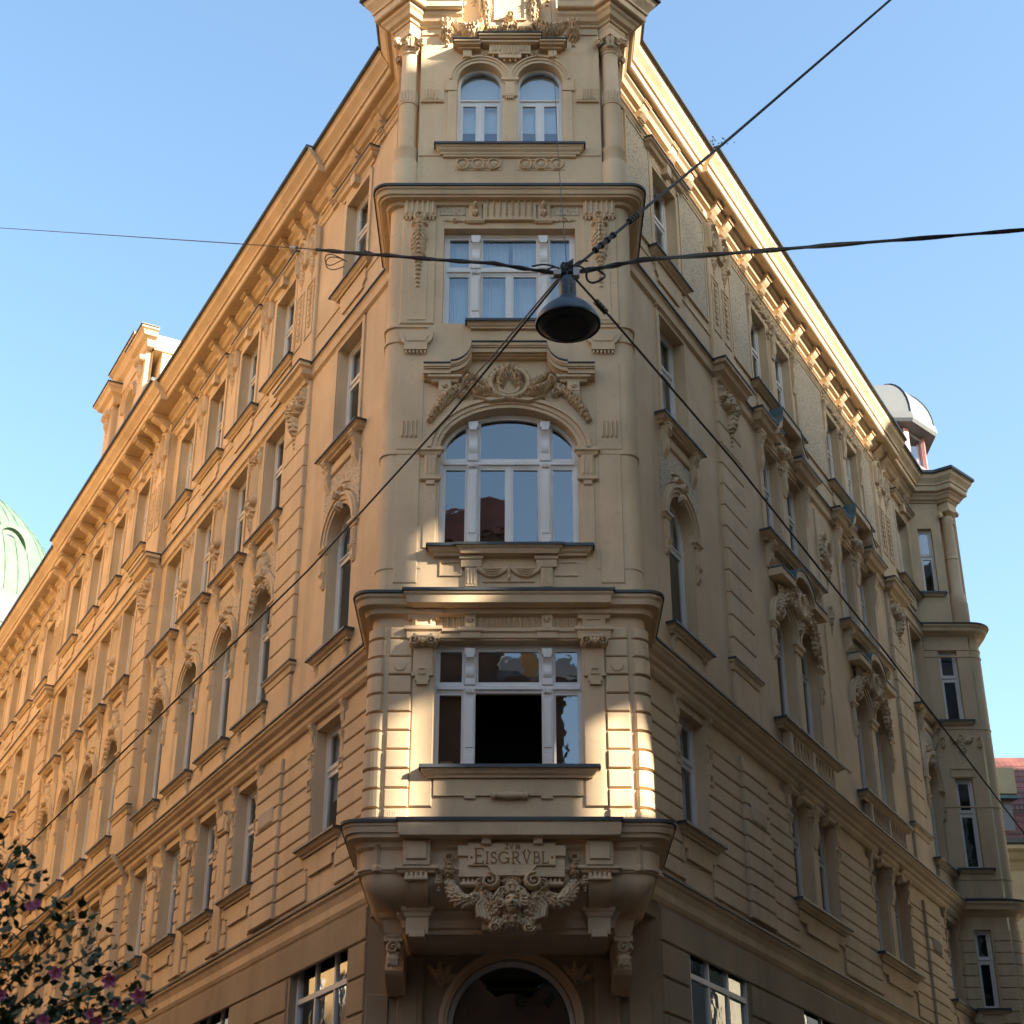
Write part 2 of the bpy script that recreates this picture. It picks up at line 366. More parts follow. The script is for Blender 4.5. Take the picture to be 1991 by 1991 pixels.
def window(fr, u, o, z, w, h, rise=0, tr=None, mull=0, curtain=None, thick=.075, g='glass', label=None, openlow=False):
    """window > pane, interior, curtain"""
    ky = (round(w, 3), round(h, 3), round(rise, 3), tr, mull, thick)
    me = cached(('wf',) + ky, lambda: frame_mesh(w, h, rise, tr, mull, thick).mesh('window'))
    win = put('window', me, 'white', fr, (u, o, z), BLD, label)
    a = w / 2 - thick - .035
    def pane(x0, x1, z0, z1, rs=0):
        c = ((x0 + x1) / 2, (z0 + z1) / 2)
        pm = cached(('pn', round(x1 - x0, 3), round(z1 - z0, 3), round(rs, 3)), lambda: pane_mesh(-(x1 - x0) / 2, (x1 - x0) / 2, -(z1 - z0) / 2, (z1 - z0) / 2, rs).mesh('pane'))
        put('pane', pm, g, fr, (u + c[0], o, z + c[1]), win, rot=Matrix.Rotation(rad(R.uniform(-.35, .35)), 4, 'X') @ Matrix.Rotation(rad(R.uniform(-.5, .5)), 4, 'Z'))
    zt = (tr - .08) if tr else h - thick - .035
    if not openlow:
        if mull: pane(-a, -.06, thick + .035, zt); pane(.06, a, thick + .035, zt)
        else: pane(-a, a, thick + .035, zt)
    if tr:
        if rise: pane(-w / 2 + thick, w / 2 - thick, tr + .05, h, rise - thick)
        else: pane(-a, a, tr + .08, h - thick - .035)
    put('interior', cached(('rm', round(w, 3), round(h + rise, 3)), lambda: room_mesh(w, h + rise).mesh('interior')), 'black' if openlow else 'inside', fr, (u, o, z), win)
    if curtain:
        k, f = curtain
        hh = (h + rise) * f; cw = w - .1
        if k == 'blind':
            put('blind', cached(('bl', round(cw, 3), round(hh, 3)), lambda: MB().box(-cw / 2, cw / 2, -.125, -.12, 0, hh).mesh('blind')), 'blind', fr, (u, o, z + h + rise - hh), win)
        else:
            put('curtain', cached(('cu', round(cw, 3), round(hh, 3)), lambda: curtain_mesh(cw, hh).mesh('curtain', 60)), 'curtain', fr, (u, o, z + h + rise - hh), win)
    return win
def sill(fr, u, o, z, w, d=.17, h=.14, parent=None, base=0.):
    key = ('sill', round(w, 3), d, h)
    me = cached(key, lambda: MB().shelf(-w / 2, w / 2, [(d, 0), (d, -h * .3), (d * .86, -h * .38), (d * .72, -h * .62), (d * .5, -h * .8), (d * .45, -h), (0.02, -h)]).mesh('sill'))
    s = put('sill', me, 'orn', fr, (u, o, z), parent or BLD)
    fl = cached(key + ('f',), lambda: MB().shelf(-w / 2, w / 2, [(d + .02, .022), (d + .028, -.03), (d + .004, .0)]).mesh('flashing'))
    put('flashing', fl, 'flash', fr, (u, o, z + .004), s); return s
def console_prof(h, d, k=14):
    # S-shaped bracket profile (o,z), top at z=0
    P = [(0, 0), (d, 0), (d, -h * .12)]
    for i in range(k + 1):
        t = i / k; P.append((d * (.93 - .62 * t - .16 * sin(2 * PI * t)), -h * (.12 + .80 * t)))
    P += [(d * .22, -h), (0, -h)]
    return P
def console(fr, u, o, z, h, d, w, parent, m='orn', name='console'):
    def mk():
        mb = MB(); mb.prism(console_prof(h, d), -w / 2, w / 2)
        mb.box(-w * .6, w * .6, 0, d * 1.08, 0, h * .07)
        for k in (-1, 0, 1): mb.prism(console_prof(h * .86, d * 1.05), k * w * .3 - w * .07, k * w * .3 + w * .07)
        for s in (-1, 1):     # end volutes
            mb.tube([(s * w * .5, d * .72 + d * .17 * cos(a), -h * .26 + d * .17 * sin(a)) for a in np.linspace(0, 6.1, 12)], d * .05, 5)
        for k in (-1, 0, 1): mb.lathe([(.001, -h - w * .16), (w * .12, -h - w * .12), (w * .13, -h), (.001, -h + .01)], k * w * .3, d * .13, 6)
        return mb.mesh(name, 40)
    return put(name, cached((name, round(h, 3), round(d, 3), round(w, 3)), mk), m, fr, (u, o, z), parent)
def blockobj(fr, u0, u1, z0, z1, o, parent, d=.035, m='stucco', name='stone_block'):
    w, h = round(u1 - u0, 3), round(z1 - z0, 3)
    if w <= .02: return
    me = cached((name, w, h, d, m), lambda: MB().block(-w / 2, w / 2, 0, h, -.02, d, .016).mesh(name))
    return put(name, me, m, fr, ((u0 + u1) / 2, o, z0), parent)
def panel(fr, u0, u1, z0, z1, o, d, parent, m='stucco', name='panel'):
    return put(name, MB().block(u0, u1, z0, z1, -.01, d, min(.02, d * .8)).mesh(name), m, fr, (0, o, 0), parent)
def hollow(fr, u0, u1, z0, z1, w, o, d, parent, m='orn', name='moulding'):
    A = [(u0, z0), (u1, z0), (u1, z1), (u0, z1)]; B = [(u0 + w, z0 + w), (u1 - w, z0 + w), (u1 - w, z1 - w), (u0 + w, z1 - w)]
    return put(name, MB().band(A, B, -.01, d, True).mesh(name), m, fr, (0, o, 0), parent)

BLD = thing('corner_building', 'ochre stucco corner apartment house with oriel, ornate cornices and long receding wings', 'building')

# ------------------------------------------------------------------ the two wings
def rndm(k): return random.Random(k)
def cornice_prof(p, b=0.):
    return [(b, 23.56), (p, 23.55), (p, 23.49), (p - .03, 23.47), (p - .05, 23.40), (p - .14, 23.31), (p - .18, 23.26), (p - .185, 23.21), (p - .23, 23.20), (p - .23, 23.06), (p - .26, 23.04),
            (.27, 23.04), (.26, 22.97), (.20, 22.93), (.15, 22.86), (.07, 22.83), (.05, 22.79), (b, 22.78)]
STR12 = [(0, 11.48), (.31, 11.45), (.31, 11.37), (.28, 11.35), (.25, 11.30), (.18, 11.25), (.16, 11.19), (.11, 11.16), (.10, 11.08), (.05, 11.02), (0, 11.01)]
STR34 = [(0, 18.96), (.11, 18.94), (.11, 18.90), (.09, 18.88), (.075, 18.82), (.07, 18.77), (.06, 18.70), (0, 18.66)]
STRG = [(0, 7.86), (.13, 7.84), (.13, 7.76), (.09, 7.72), (.05, 7.62), (.05, 7.5), (.02, 7.44), (0, 7.42)]
ROWS = [7.98 + .283 * k for k in range(11)]          # rusticated courses of the first floor

def medallion():      # arched panel with oval ring and hanging leaves between the top-floor windows
    rn = rndm(3); P = []
    A = arc(0, 22.30, .25, .25, 180, 0, 14); P += [stroke([(-.25, 21.85)] + A + [(.25, 21.85)], .045, .045, .07), stroke([(-.17, 21.9)] + arc(0, 22.28, .17, .17, 180, 0, 12) + [(.17, 21.9)], .022, .022, .05)]
    P += [oval(0, 22.22, .09, .15, .028, .06), boss(0, 22.22, .055, .1, .045), boss(0, 22.56, .08, .07, .09)]
    for s in (-1, 1): P += scroll(s * .19, 21.86, .08, 1.5, PI / 2, s, .34, .07)
    P += drop(0, 22.0, .85, .26, .06, rn)
    return relief([(p) for p in P], -.34, .34, 21.05, 22.66, .014, 'medallion')
def fluted_mask():    # fluted pier panel with garland on top and a boss of leaves below (third floor)
    rn = rndm(5); P = []
    for k in range(6): P.append(stroke([(-.19 + .076 * k, 17.42), (-.19 + .076 * k, 18.18)], .026, .026, .03))
    P += swag((-.30, 18.45), (.30, 18.45), .12, 7, .13, .075, .08, rn) + drop(-.30, 18.50, .6, .16, .06, rn) + drop(.30, 18.50, .6, .16, .06, rn)
    P += scroll(-.12, 17.30, .11, 1.5, PI / 2, 1, .34, .09) + scroll(.12, 17.30, .11, 1.5, PI / 2, -1, .34, .09)
    P += [boss(0, 17.22, .10, .13, .11), boss(0, 17.20, .035, .05, .14)]
    for a in (-150, -120, -90, -60, -30): P.append(leaf(0, 17.16, a, .24, .11, .08))
    P += drop(0, 17.02, .62, .17, .06, rn)
    return relief(P, -.42, .42, 16.36, 18.62, .014, 'garland')
def swag_orn():       # hanging bunch under the pilaster shelf
    rn = rndm(8); P = [leaf(0, 18.5, -90 + a, .34, .17, .12) for a in (-50, -25, 0, 25, 50)]
    P += swag((-.38, 18.46), (.38, 18.46), .30, 8, .17, .12, .12, rn) + drop(-.38, 18.5, .42, .2, .09, rn) + drop(.38, 18.5, .42, .2, .09, rn) + drop(0, 18.25, .95, .3, .12, rn)
    P += scroll(-.2, 18.2, .11, 1.5, 0, 1, .34, .1) + scroll(.2, 18.2, .11, 1.5, PI, -1, .34, .1)
    return relief(P, -.52, .52, 17.2, 18.64, .014, 'garland')
def crest():          # palmette crest on the arch keystone (second floor)
    rn = rndm(12); P = [leaf(0, 15.1, 90 + a, .55 - abs(a) * .003, .16, .09) for a in (-62, -40, -20, 0, 20, 40, 62)]
    P += scroll(-.2, 15.12, .12, 1.5, 0, 1, .34, .09) + scroll(.2, 15.12, .12, 1.5, PI, -1, .34, .09) + [boss(0, 15.12, .1, .12, .13), boss(0, 15.62, .06, .07, .1)]
    P += swag((-.2, 15.1), (-.58, 14.55), -.1, 6, .15, .1, .07, rn) + swag((.2, 15.1), (.58, 14.55), -.1, 6, .15, .1, .07, rn)
    return relief(P, -.75, .75, 14.4, 15.75, .014, 'crest')
def keystone_orn():
    P = [leaf(0, 15.0, -90 + a, .2, .1, .09) for a in (-30, 0, 30)] + scroll(0, 15.1, .09, 1.5, 0, 1, .36, .1) + [stroke(arc(0, 15.16, .26, .12, 180, 0, 10), .035, .035, .05), stroke(arc(0, 15.2, .4, .14, 160, 20, 10), .02, .02, .03)]
    return relief(P, -.46, .46, 14.75, 15.42, .013, 'keystone')
def leaf_strip(h, seed):
    rn = rndm(seed); P = []
    n = int(h / .13)
    for k in range(n):
        z = .06 + k * h / n; P += [leaf(0, z, 90 + a + rn.uniform(-8, 8), .13, .06, .03) for a in (-50, 0, 50)] + [boss(0, z, .02, .02, .035)]
    return relief(P, -.14, .14, 0, h + .15, .014, 'leaf_strip')
def archivolt_mesh(w, rise):
    mb = MB(); a = w / 2
    for (r0, r1, d) in ((.0, .07, .045), (.07, .15, .075), (.15, .20, .105), (.20, .235, .06)):
        mb.band(arc(0, 0, a + r1, rise + r1, 180, 0, 24), arc(0, 0, a + r0, rise + r0, 180, 0, 24), -.01, d)
    return mb.mesh('archivolt')
def impost_mesh():
    mb = MB(); mb.shelf(-.07, .07, [(.10, 0), (.10, -.05), (.07, -.07), (.05, -.13), (.02, -.14)])
    mb.block(-.075, .075, -.5, -.14, -.01, .05, .015)
    for k in (-1, 0, 1): mb.box(k * .045 - .012, k * .045 + .012, .04, .065, -.46, -.18)
    mb.prism([(p[0], p[1] - .5) for p in console_prof(.3, .10)], -.06, .06)
    return mb.mesh('impost')
def modillion_mesh(p):
    L = p - .38; mb = MB(); mb.box(-.165, .165, 0, L + .04, 22.985, 23.034); mb.box(-.145, .145, 0, L + .02, 22.957, 22.986)
    mb.prism([(0.05, 22.96), (L - .02, 22.96), (L - .03, 22.91), (L * .75, 22.86), (L * .5, 22.80), (.2, 22.74), (.12, 22.66), (.0, 22.62)], -.12, .12)
    for r in range(4):
        for k in range(4): mb.lathe([(.001, 22.60 - .045 * r), (.02, 22.615 - .045 * r), (.024, 22.635 - .045 * r), (.001, 22.66 - .045 * r)], -.085 + .057 * k, .055 + .03 * (3 - r), 6)
    mb.box(-.12, .12, 0, .06, 22.44, 22.66)
    return mb.mesh('modillion')
def balustrade(fr, u, o, z0, z1, w):
    for k in range(2):
        c = u + (k - .5) * w / 2
        for j in range(6):
            x = c - w * .19 + j * w * .076
            me = cached(('bal', round(z1 - z0, 2)), lambda: MB().lathe([(.035, 0), (.035, .04), (.02, .06), (.045, (z1 - z0) * .35), (.022, (z1 - z0) * .68), (.035, (z1 - z0) - .05), (.035, z1 - z0)], 0, 0, 10).mesh('baluster', 40))
            put('baluster', me, 'orn', fr, (x, o, z0), BLD)
    for x in (-w / 2, 0, w / 2): panel(fr, u + x - .07, u + x + .07, z0, z1, o - .1, .16, BLD, 'orn', 'baluster_pier')

def wing(fr, sg, length, sects, singles, doubles, strips, corn, gwins, mods):
    side = 'left' if sg < 0 else 'right'
    def I(a, b): return (min(sg * a, sg * b), max(sg * a, sg * b))
    osec = lambda s: next((q[2] for q in sects if q[0] <= s <= q[1]), 0)
    wins = []                                   # (s, width)
    for s in singles: wins.append((s, 1.14))
    for s in doubles: wins += [(s - .77, 1.06), (s + .77, 1.06)]
    bands = [('stucco', 7.42, 11.03, 8.85, 10.88, 0), ('stucco', 11.03, 15.6, 12.22, 14.35, .57), ('stucco', 15.6, 18.7, 16.22, 18.55, 0), ('stucco', 18.7, 23.1, 19.9, 22.05, 0)]
    for s0, s1, oo in sects:
        u0, u1 = I(s0, s1)
        for m, z0, z1, zb, zt, rise in bands:
            mb = MB(); wall_band(mb, u0, u1, z0, z1, oo, [(sg * s, w, zb, zt, rise * w / 1.14) for s, w in wins if s0 < s < s1], .3)
            put('wall', mb, m, fr, (0, 0, 0), BLD)
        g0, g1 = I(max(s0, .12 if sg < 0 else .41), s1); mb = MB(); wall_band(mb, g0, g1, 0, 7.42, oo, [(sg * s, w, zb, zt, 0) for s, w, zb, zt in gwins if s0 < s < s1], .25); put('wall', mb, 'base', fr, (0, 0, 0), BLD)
        if oo > 0:
            for e in (s0, s1): put('wall', MB().box(*I(e - .02, e + .02), -.02, oo - .003, 0, 23.1), 'stucco', fr, (0, 0, 0), BLD)
        for prof, nm in ((STR12, 'string_course'), (STR34, 'string_course'), (STRG, 'string_course')):
            put(nm, MB().prism([(o + oo, z) for o, z in prof], u0 - (.05 if oo else 0), u1 + (.05 if oo else 0)), 'orn', fr, (0, 0, 0), BLD)
            t = prof[1]; put('flashing', MB().prism([(oo, prof[0][1] + .006), (oo + t[0] + .03, t[1] + .006), (oo + t[0] + .03, t[1] - .03), (oo + t[0] + .005, t[1] - .03), (oo + t[0] + .005, t[1] + .001), (oo, prof[0][1] + .001)], u0, u1), 'flash', fr, (0, 0, 0), BLD)
        put('frieze_moulding', MB().prism([(oo, 22.60), (oo + .09, 22.59), (oo + .09, 22.55), (oo + .06, 22.53), (oo + .03, 22.46), (oo, 22.45)], u0, u1), 'orn', fr, (0, 0, 0), BLD)
        put('moulding', MB().prism([(oo, 19.70), (oo + .025, 19.69), (oo + .025, 19.64), (oo, 19.63)], u0, u1), 'orn', fr, (0, 0, 0), BLD)
        for zz in (7.36, 6.85, 6.34, 5.83, 5.32):    # channelled ground floor
            xs = sorted([(sg * s - w / 2 - .1, sg * s + w / 2 + .1) for s, w, zb, zt in gwins if s0 < s < s1]); x = g0 + .03
            cuts = xs + [(g1, g1)] if zz < 7.3 else [(g1, g1)]
            for a, b in cuts:
                if a - x > .15: blockobj(fr, x, a, zz - .47, zz, oo, BLD, .03, 'base')
                x = b
    for s0, s1, p in corn:
        u0, u1 = I(s0, s1); put('cornice', MB().prism(cornice_prof(p), u0, u1), 'orn', fr, (0, 0, 0), BLD)
        put('gutter', MB().prism([(p - .1, 23.60), (p + .05, 23.60), (p + .06, 23.52), (p + .03, 23.50), (p + .005, 23.50), (p + .005, 23.565), (p - .1, 23.565)], u0, u1), 'flash', fr, (0, 0, 0), BLD)
    for s, p in mods: put('modillion', cached(('mod', p), lambda: modillion_mesh(p)), 'orn', fr, (sg * s, osec(s), 0), BLD)
    # rusticated first-floor courses between the windows
    opens = sorted([(s - w / 2 - .02, s + w / 2 + .02) for s, w in wins] + [(s0, s1) for s0, s1 in strips] + [(d - .3, d + .3) for d in doubles])
    gaps = []; x = .06
    for a, b in opens:
        if a - x > .1: gaps.append((x, a))
        x = max(x, b)
    if length - x > .1: gaps.append((x, min(length, x + 1.5)))
    def near(s, lim): return s < lim
    for g0, g1 in gaps:
        if g0 > 24: continue
        mid = (g0 + g1) / 2; oo = osec(mid); pier = .9 < g1 - g0 < 1.25 and sg < 0
        segs = [(g0, g1)] if not pier else [(g0, g0 + .3), (g1 - .3, g1)]
        for a, b in segs:
            for k, z in enumerate(ROWS[:-1]):
                cut = .0 if pier is False else (.07 if k % 2 else 0)
                aa, bb = (a, b - cut) if a == g0 and pier else (a + cut, b)
                u0, u1 = I(aa, bb); blockobj(fr, u0, u1, z + .012, z + .283 - .012, oo, BLD, .038)
        if pier:       # smooth pilaster with a scroll head between the first-floor windows
            u0, u1 = I(g0 + .34, g1 - .34); panel(fr, u0, u1, 7.98, 10.2, oo, .06, BLD, 'stucco', 'pilaster')
            cu = (u0 + u1) / 2
            put('console', cached('pierhead', lambda: MB().block(-.26, .26, 10.22, 10.6, -.01, .10, .02).block(-.18, .18, 10.28, 10.52, .09, .13, .015).prism([(o, z + 10.6) for o, z in console_prof(.3, .16)], .22, .32).mesh('console')), 'orn', fr, (cu, oo, 0), BLD)
    for a, b in strips:
        u0, u1 = I(a, b); oo = osec((a + b) / 2); c = (u0 + u1) / 2
        if a > 30: continue
        for k, z in enumerate(ROWS[:-1]): blockobj(fr, u0, u1, z + .012, z + .283 - .012, oo, BLD, .10)
        z = 12.62
        while z < 17.9: blockobj(fr, u0, u1, z + .012, z + .455 - .012, oo, BLD, .085); z += .455
        blockobj(fr, u0, u1, 11.5, 12.42, oo, BLD, .06); blockobj(fr, u0, u1, z, 18.66, oo, BLD, .07)
        put('ledge', MB().shelf(u0, u1, [(.13, 12.62), (.13, 12.56), (.09, 12.53), (.07, 12.43), (.02, 12.42)]), 'orn', fr, (0, oo, 0), BLD)
        put('flashing', MB().shelf(u0, u1, [(.15, 12.635), (.15, 12.60), (.131, 12.622)]), 'flash', fr, (0, oo, 0), BLD)
        put('ledge', MB().shelf(u0 + .2, u1 - .2, [(.36, 18.965), (.36, 18.87), (.30, 18.84), (.27, 18.74), (.16, 18.68), (.14, 18.60), (.05, 18.58)]), 'orn', fr, (0, oo, 0), BLD)
        put('flashing', MB().shelf(u0 + .2, u1 - .2, [(.38, 18.98), (.38, 18.945), (.361, 18.967)]), 'flash', fr, (0, oo, 0), BLD)
        put('garland', cached('swag', swag_orn), 'orn', fr, (c, oo + .075, 0), BLD)
        fl = cached('flutedband', lambda: relief([stroke([(-.3 + .12 * k, 9.98), (-.3 + .12 * k, 9.74)], .04, .04, .035) for k in range(6)], -.4, .4, 9.66, 10.05, .014, 'flutes'))
        put('flutes', fl, 'orn', fr, (c, oo + .095, 0), BLD)
        # top-floor pilaster over the strip: two arched medallions and leaf drops
        panel(fr, u0, u1, 19.0, 22.44, oo, .07, BLD, 'stucco', 'pilaster')
        for k in (-1, 1):
            put('medallion', cached('medallion', medallion), 'orn', fr, (c + k * .29, oo + .065, 0), BLD)
            put('leaf_strip', cached('ls', lambda: leaf_strip(1.1, 2)), 'orn', fr, (c + k * .29, oo + .065, 20.0), BLD)
            hollow(fr, c + k * .29 - .2, c + k * .29 + .2, 19.85, 21.2, .025, oo + .065, .025, BLD)
        put('panel', MB().block(u0, u1, 22.6, 22.78, -.01, .07, .02), 'orn', fr, (0, oo, 0), BLD)
    # windows
    for i, (s, w) in enumerate(wins):
        u = sg * s; oo = osec(s); f = w / 1.14
        dbl = any(abs(s - d) < 1 for d in doubles); far = s > 24
        cs = lambda p: (('curtain', .99) if R.random() < p else (('blind', R.choice([.3, .45, .6])) if R.random() < .3 else None))
        window(fr, u, oo - .22, 8.86, w, 2.02, 0, 1.28, 0, cs(.25))
        window(fr, u, oo - .22, 12.23, w, 2.12, .57 * f, 1.82, 0, cs(.25))
        window(fr, u, oo - .22, 16.23, w, 2.32, 0, 1.5, 0, cs(.3))
        window(fr, u, oo - .22, 19.91, w, 2.14, 0, 1.32, 0, cs(.35))
        put('archivolt', cached(('av', round(w, 2)), lambda: archivolt_mesh(w, .57 * f)), 'orn', fr, (u, oo, 14.35), BLD)
        for k in ((-1, 1) if not dbl else ()): put('impost', cached('imp', impost_mesh), 'orn', fr, (u + k * (w / 2 + .11), oo, 14.35), BLD)
        if not dbl:
            sill(fr, u, oo, 8.84, 1.34); sill(fr, u, oo, 12.22, 1.36); sill(fr, u, oo, 16.22, 1.45, .2); sill(fr, u, oo, 19.9, 1.36)
            # first floor: ears and apron
            for k in (-1, 1):
                console(fr, u + k * .68, oo, 11.0, .42, .10, .13, BLD); console(fr, u + k * .68, oo, 10.45, .4, .08, .12, BLD)
                hollow(fr, u + k * .68 - .085, u + k * .68 + .085, 9.85, 10.05, .02, oo, .06, BLD)
            put('apron', MB().slab([(-.68, 8.68), (.68, 8.68), (.68, 8.5), (.5, 8.5), (.5, 8.36), (-.5, 8.36), (-.5, 8.5), (-.68, 8.5)], -.01, .05), 'stucco', fr, (u, oo, 0), BLD)
            # second floor: apron below the sill
            put('apron', MB().slab([(-.68, 12.06), (.68, 12.06), (.68, 11.75), (.6, 11.75), (.6, 11.64), (-.6, 11.64), (-.6, 11.75), (-.68, 11.75)], -.01, .055), 'stucco', fr, (u, oo, 0), BLD)
            for k in (-1, 1): console(fr, u + k * .62, oo, 12.07, .26, .1, .1, BLD)
            # third floor: consoles, rough panel, keystone or crest over the arch below
            for k in (-1, 1): console(fr, u + k * .64, oo, 16.08, .62, .17, .15, BLD)
            put('panel', MB().band(arc(0, 14.35, .84, .84, 170, 10, 20), [(-.83 + 1.66 * k / 20, 15.72) for k in range(21)], -.01, .03), 'pebble', fr, (u, oo, 0), BLD)
            panel(fr, u - .56, u + .56, 15.78, 15.98, oo, .05, BLD, 'stucco')
            put('keystone', cached('key', keystone_orn), 'orn', fr, (u, oo + .03, 0), BLD)
            if sg < 0 and i in (1, 4, 5, 8, 9): put('crest', cached('crest', crest), 'orn', fr, (u, oo + .03, 0), BLD)
            # top floor: hood and apron
            put('hood', cached('hood4', lambda: MB().shelf(-.72, .72, [(.20, 22.44), (.20, 22.38), (.15, 22.35), (.12, 22.29), (.05, 22.26), (.04, 22.2)]).box(-.1, .1, 0, .17, 22.12, 22.36).block(-.62, .62, 22.09, 22.2, -.01, .04, .015).mesh('hood')), 'orn', fr, (u, oo, 0), BLD)
            put('flashing', cached('hood4f', lambda: MB().shelf(-.72, .72, [(.22, 22.455), (.22, 22.42), (.201, 22.442)]).mesh('flashing')), 'flash', fr, (u, oo, 0), BLD)
            put('apron', MB().slab([(-.62, 19.75), (.62, 19.75), (.62, 19.5), (.5, 19.42), (.5, 19.34), (-.5, 19.34), (-.5, 19.42), (-.62, 19.5)], -.01, .04), 'stucco', fr, (u, oo, 0), BLD)
            hollow(fr, u - .66, u + .66, 19.92, 22.12, .09, oo, .035, BLD, 'stucco', 'architrave') if False else None
            for z0, z1, hw in ((16.24, 18.62, .70), (19.92, 22.09, .68)):
                put('architrave', cached(('arc', z0), lambda: MB().slab([(-hw, z0), (-hw, z1), (hw, z1), (hw, z0), (hw - .11, z0), (hw - .11, z1 - .08), (-hw + .11, z1 - .08), (-hw + .11, z0)], -.01, .035).mesh('architrave')), 'stucco', fr, (u, oo, 0), BLD)
            put('hood', cached('lint3', lambda: MB().shelf(-.64, .64, [(.09, 18.68), (.09, 18.65), (.05, 18.63), (.04, 18.6)]).mesh('hood')), 'orn', fr, (u, oo, 0), BLD)
    # pier ornaments between the grouped windows (left wing)
    if sg < 0:
        for a, b in zip(singles, singles[1:]):
            if b - a > 2.6: continue
            m_ = -(a + b) / 2; oo = osec((a + b) / 2)
            put('garland', cached('flmask', fluted_mask), 'orn', fr, (m_, oo + .02, 0), BLD); panel(fr, m_ - .36, m_ + .36, 16.4, 18.6, oo, .022, BLD)
            put('medallion', cached('medallion', medallion), 'orn', fr, (m_, oo + .02, 0), BLD)
            panel(fr, m_ - .3, m_ + .3, 19.9, 22.44, oo, .025, BLD)
            panel(fr, m_ - .33, m_ + .33, 12.2, 14.1, oo, .025, BLD)
    else:
        for a, b in ((.3, 1.35), (2.85, 4.1), (5.55, 6.6), (9.65, 11.7), (14.75, 15.65), (17.2, 17.7), (19.05, 19.6)):
            u0, u1 = I(a, b); panel(fr, u0, u1, 19.95, 22.38, 0, .03, BLD, 'pebble')
            hollow(fr, u0 - .04, u1 + .04, 19.91, 22.42, .05, 0, .045, BLD)
        for a, b in ((5.6, 6.55), (9.6, 11.65)):
            c = (a + b) / 2; put('medallion', cached('medallion', medallion), 'orn', fr, (c, -.9, 0), BLD) if False else None
    # double windows of the right wing
    for d in doubles:
        u = sg * d
        for z in (16.22, 12.22): sill(fr, u, 0, z, 3.0, .24, .16)
        sill(fr, u, 0, 8.84, 2.6); sill(fr, u, 0, 19.9, 2.75, .18)
        for z0, z1 in ((8.86, 10.88), (16.24, 18.55), (19.92, 22.05)):
            put('mullion', MB().block(-.17, .17, z0, z1, -.15, .03, .02).shelf(-.14, .14, [(.09, z1 - .12), (.09, z1 - .18), (.06, z1 - .2), (.05, z1 - .3)]), 'orn', fr, (u, 0, 0), BLD)
            console(fr, u, .03, z1, .75, .12, .2, BLD)
        put('mullion', MB().block(-.17, .17, 12.24, 14.2, -.15, .03, .02).shelf(-.15, .15, [(.11, 14.35), (.11, 14.28), (.07, 14.25), (.06, 14.15)]), 'orn', fr, (u, 0, 0), BLD)
        for k in (-1, 1):
            console(fr, u + k * 1.44, 0, 18.6, .9, .16, .2, BLD); console(fr, u + k * 1.42, 0, 10.95, .45, .12, .17, BLD); console(fr, u + k * 1.42, 0, 10.4, .42, .09, .15, BLD)
            console(fr, u + k * 1.4, 0, 16.05, .5, .2, .18, BLD); console(fr, u + k * 1.45, 0, 22.1, .9, .12, .17, BLD)
            put('impost', cached('imp', impost_mesh), 'orn', fr, (u + k * 1.42, 0, 14.35), BLD); put('keystone', cached('k2', lambda: relief(scroll(0, .16, .12, 1.4, 0, 1, .34, .1) + [leaf(0, .1, -90, .3, .15, .09)], -.2, .2, -.3, .35, .014, 'keystone')), 'orn', fr, (u + k * .77, 0, 10.95), BLD)
            put('architrave', MB().slab([(-.1, 16.24), (.1, 16.24), (.1, 18.6), (-.1, 18.6)], -.01, .04), 'stucco', fr, (u + k * 1.42, 0, 0), BLD)
        put('hood', MB().shelf(-1.3, 1.3, [(.08, 11.0), (.08, 10.94), (.04, 10.9)]), 'orn', fr, (u, 0, 0), BLD)
        put('apron', MB().slab([(-1.3, 8.68), (1.3, 8.68), (1.3, 8.48), (.9, 8.48), (.9, 8.34), (-.9, 8.34), (-.9, 8.48), (-1.3, 8.48)], -.01, .05), 'stucco', fr, (u, 0, 0), BLD)
        balustrade(fr, u, .12, 11.55, 12.05, 2.6)
        # pediment of the third floor: level wings, raised round middle with patinated cover
        for k in (-1, 1):
            put('hood', MB().shelf(-.34, .34, [(.32, 19.0), (.32, 18.92), (.27, 18.89), (.22, 18.78), (.12, 18.74), (.1, 18.66)]), 'orn', fr, (u + k * 1.22, 0, 0), BLD)
            put('flashing', MB().shelf(-.34, .34, [(.34, 19.015), (.34, 18.97), (.321, 19.002)]), 'flash', fr, (u + k * 1.22, 0, 0), BLD)
        A = [(-.98, 18.8)] + arc(-.98, 19.3, .34, .34, -90, 0, 6)[1:] + [(-.6, 19.45), (.6, 19.45)] + arc(.98, 19.3, .34, .34, 180, 270, 6)
        B = [(x * 1.0, z + .16) for x, z in A]
        put('pediment', MB().band(B, A, -.01, .34), 'orn', fr, (u, 0, 0), BLD); put('pediment', MB().band([(x, z + .04) for x, z in B], [(x, z + .005) for x, z in B], -.01, .36), 'copper', fr, (u, 0, 0), BLD, 'blue-green patinated metal cover over the pediment')
        def tym():
            rn = rndm(31); P = [stroke([(-.36 + .1 * k, 19.0), (-.36 + .1 * k, 19.36)], .035, .035, .04) for k in range(8)]
            P += swag((-.5, 19.0), (.5, 19.0), .2, 9, .18, .12, .1, rn) + drop(-.5, 19.05, .4, .16, .08, rn) + drop(.5, 19.05, .4, .16, .08, rn) + [boss(0, 18.86, .13, .16, .15)] + scroll(-.2, 18.8, .12, 1.5, 0, 1, .34, .1) + scroll(.2, 18.8, .12, 1.5, PI, -1, .34, .1)
            return relief(P, -.7, .7, 18.55, 19.42, .014, 'tympanum')
        put('tympanum', cached('tym', tym), 'orn', fr, (u, .04, 0), BLD); panel(fr, u - .95, u + .95, 18.6, 19.44, 0, .04, BLD)
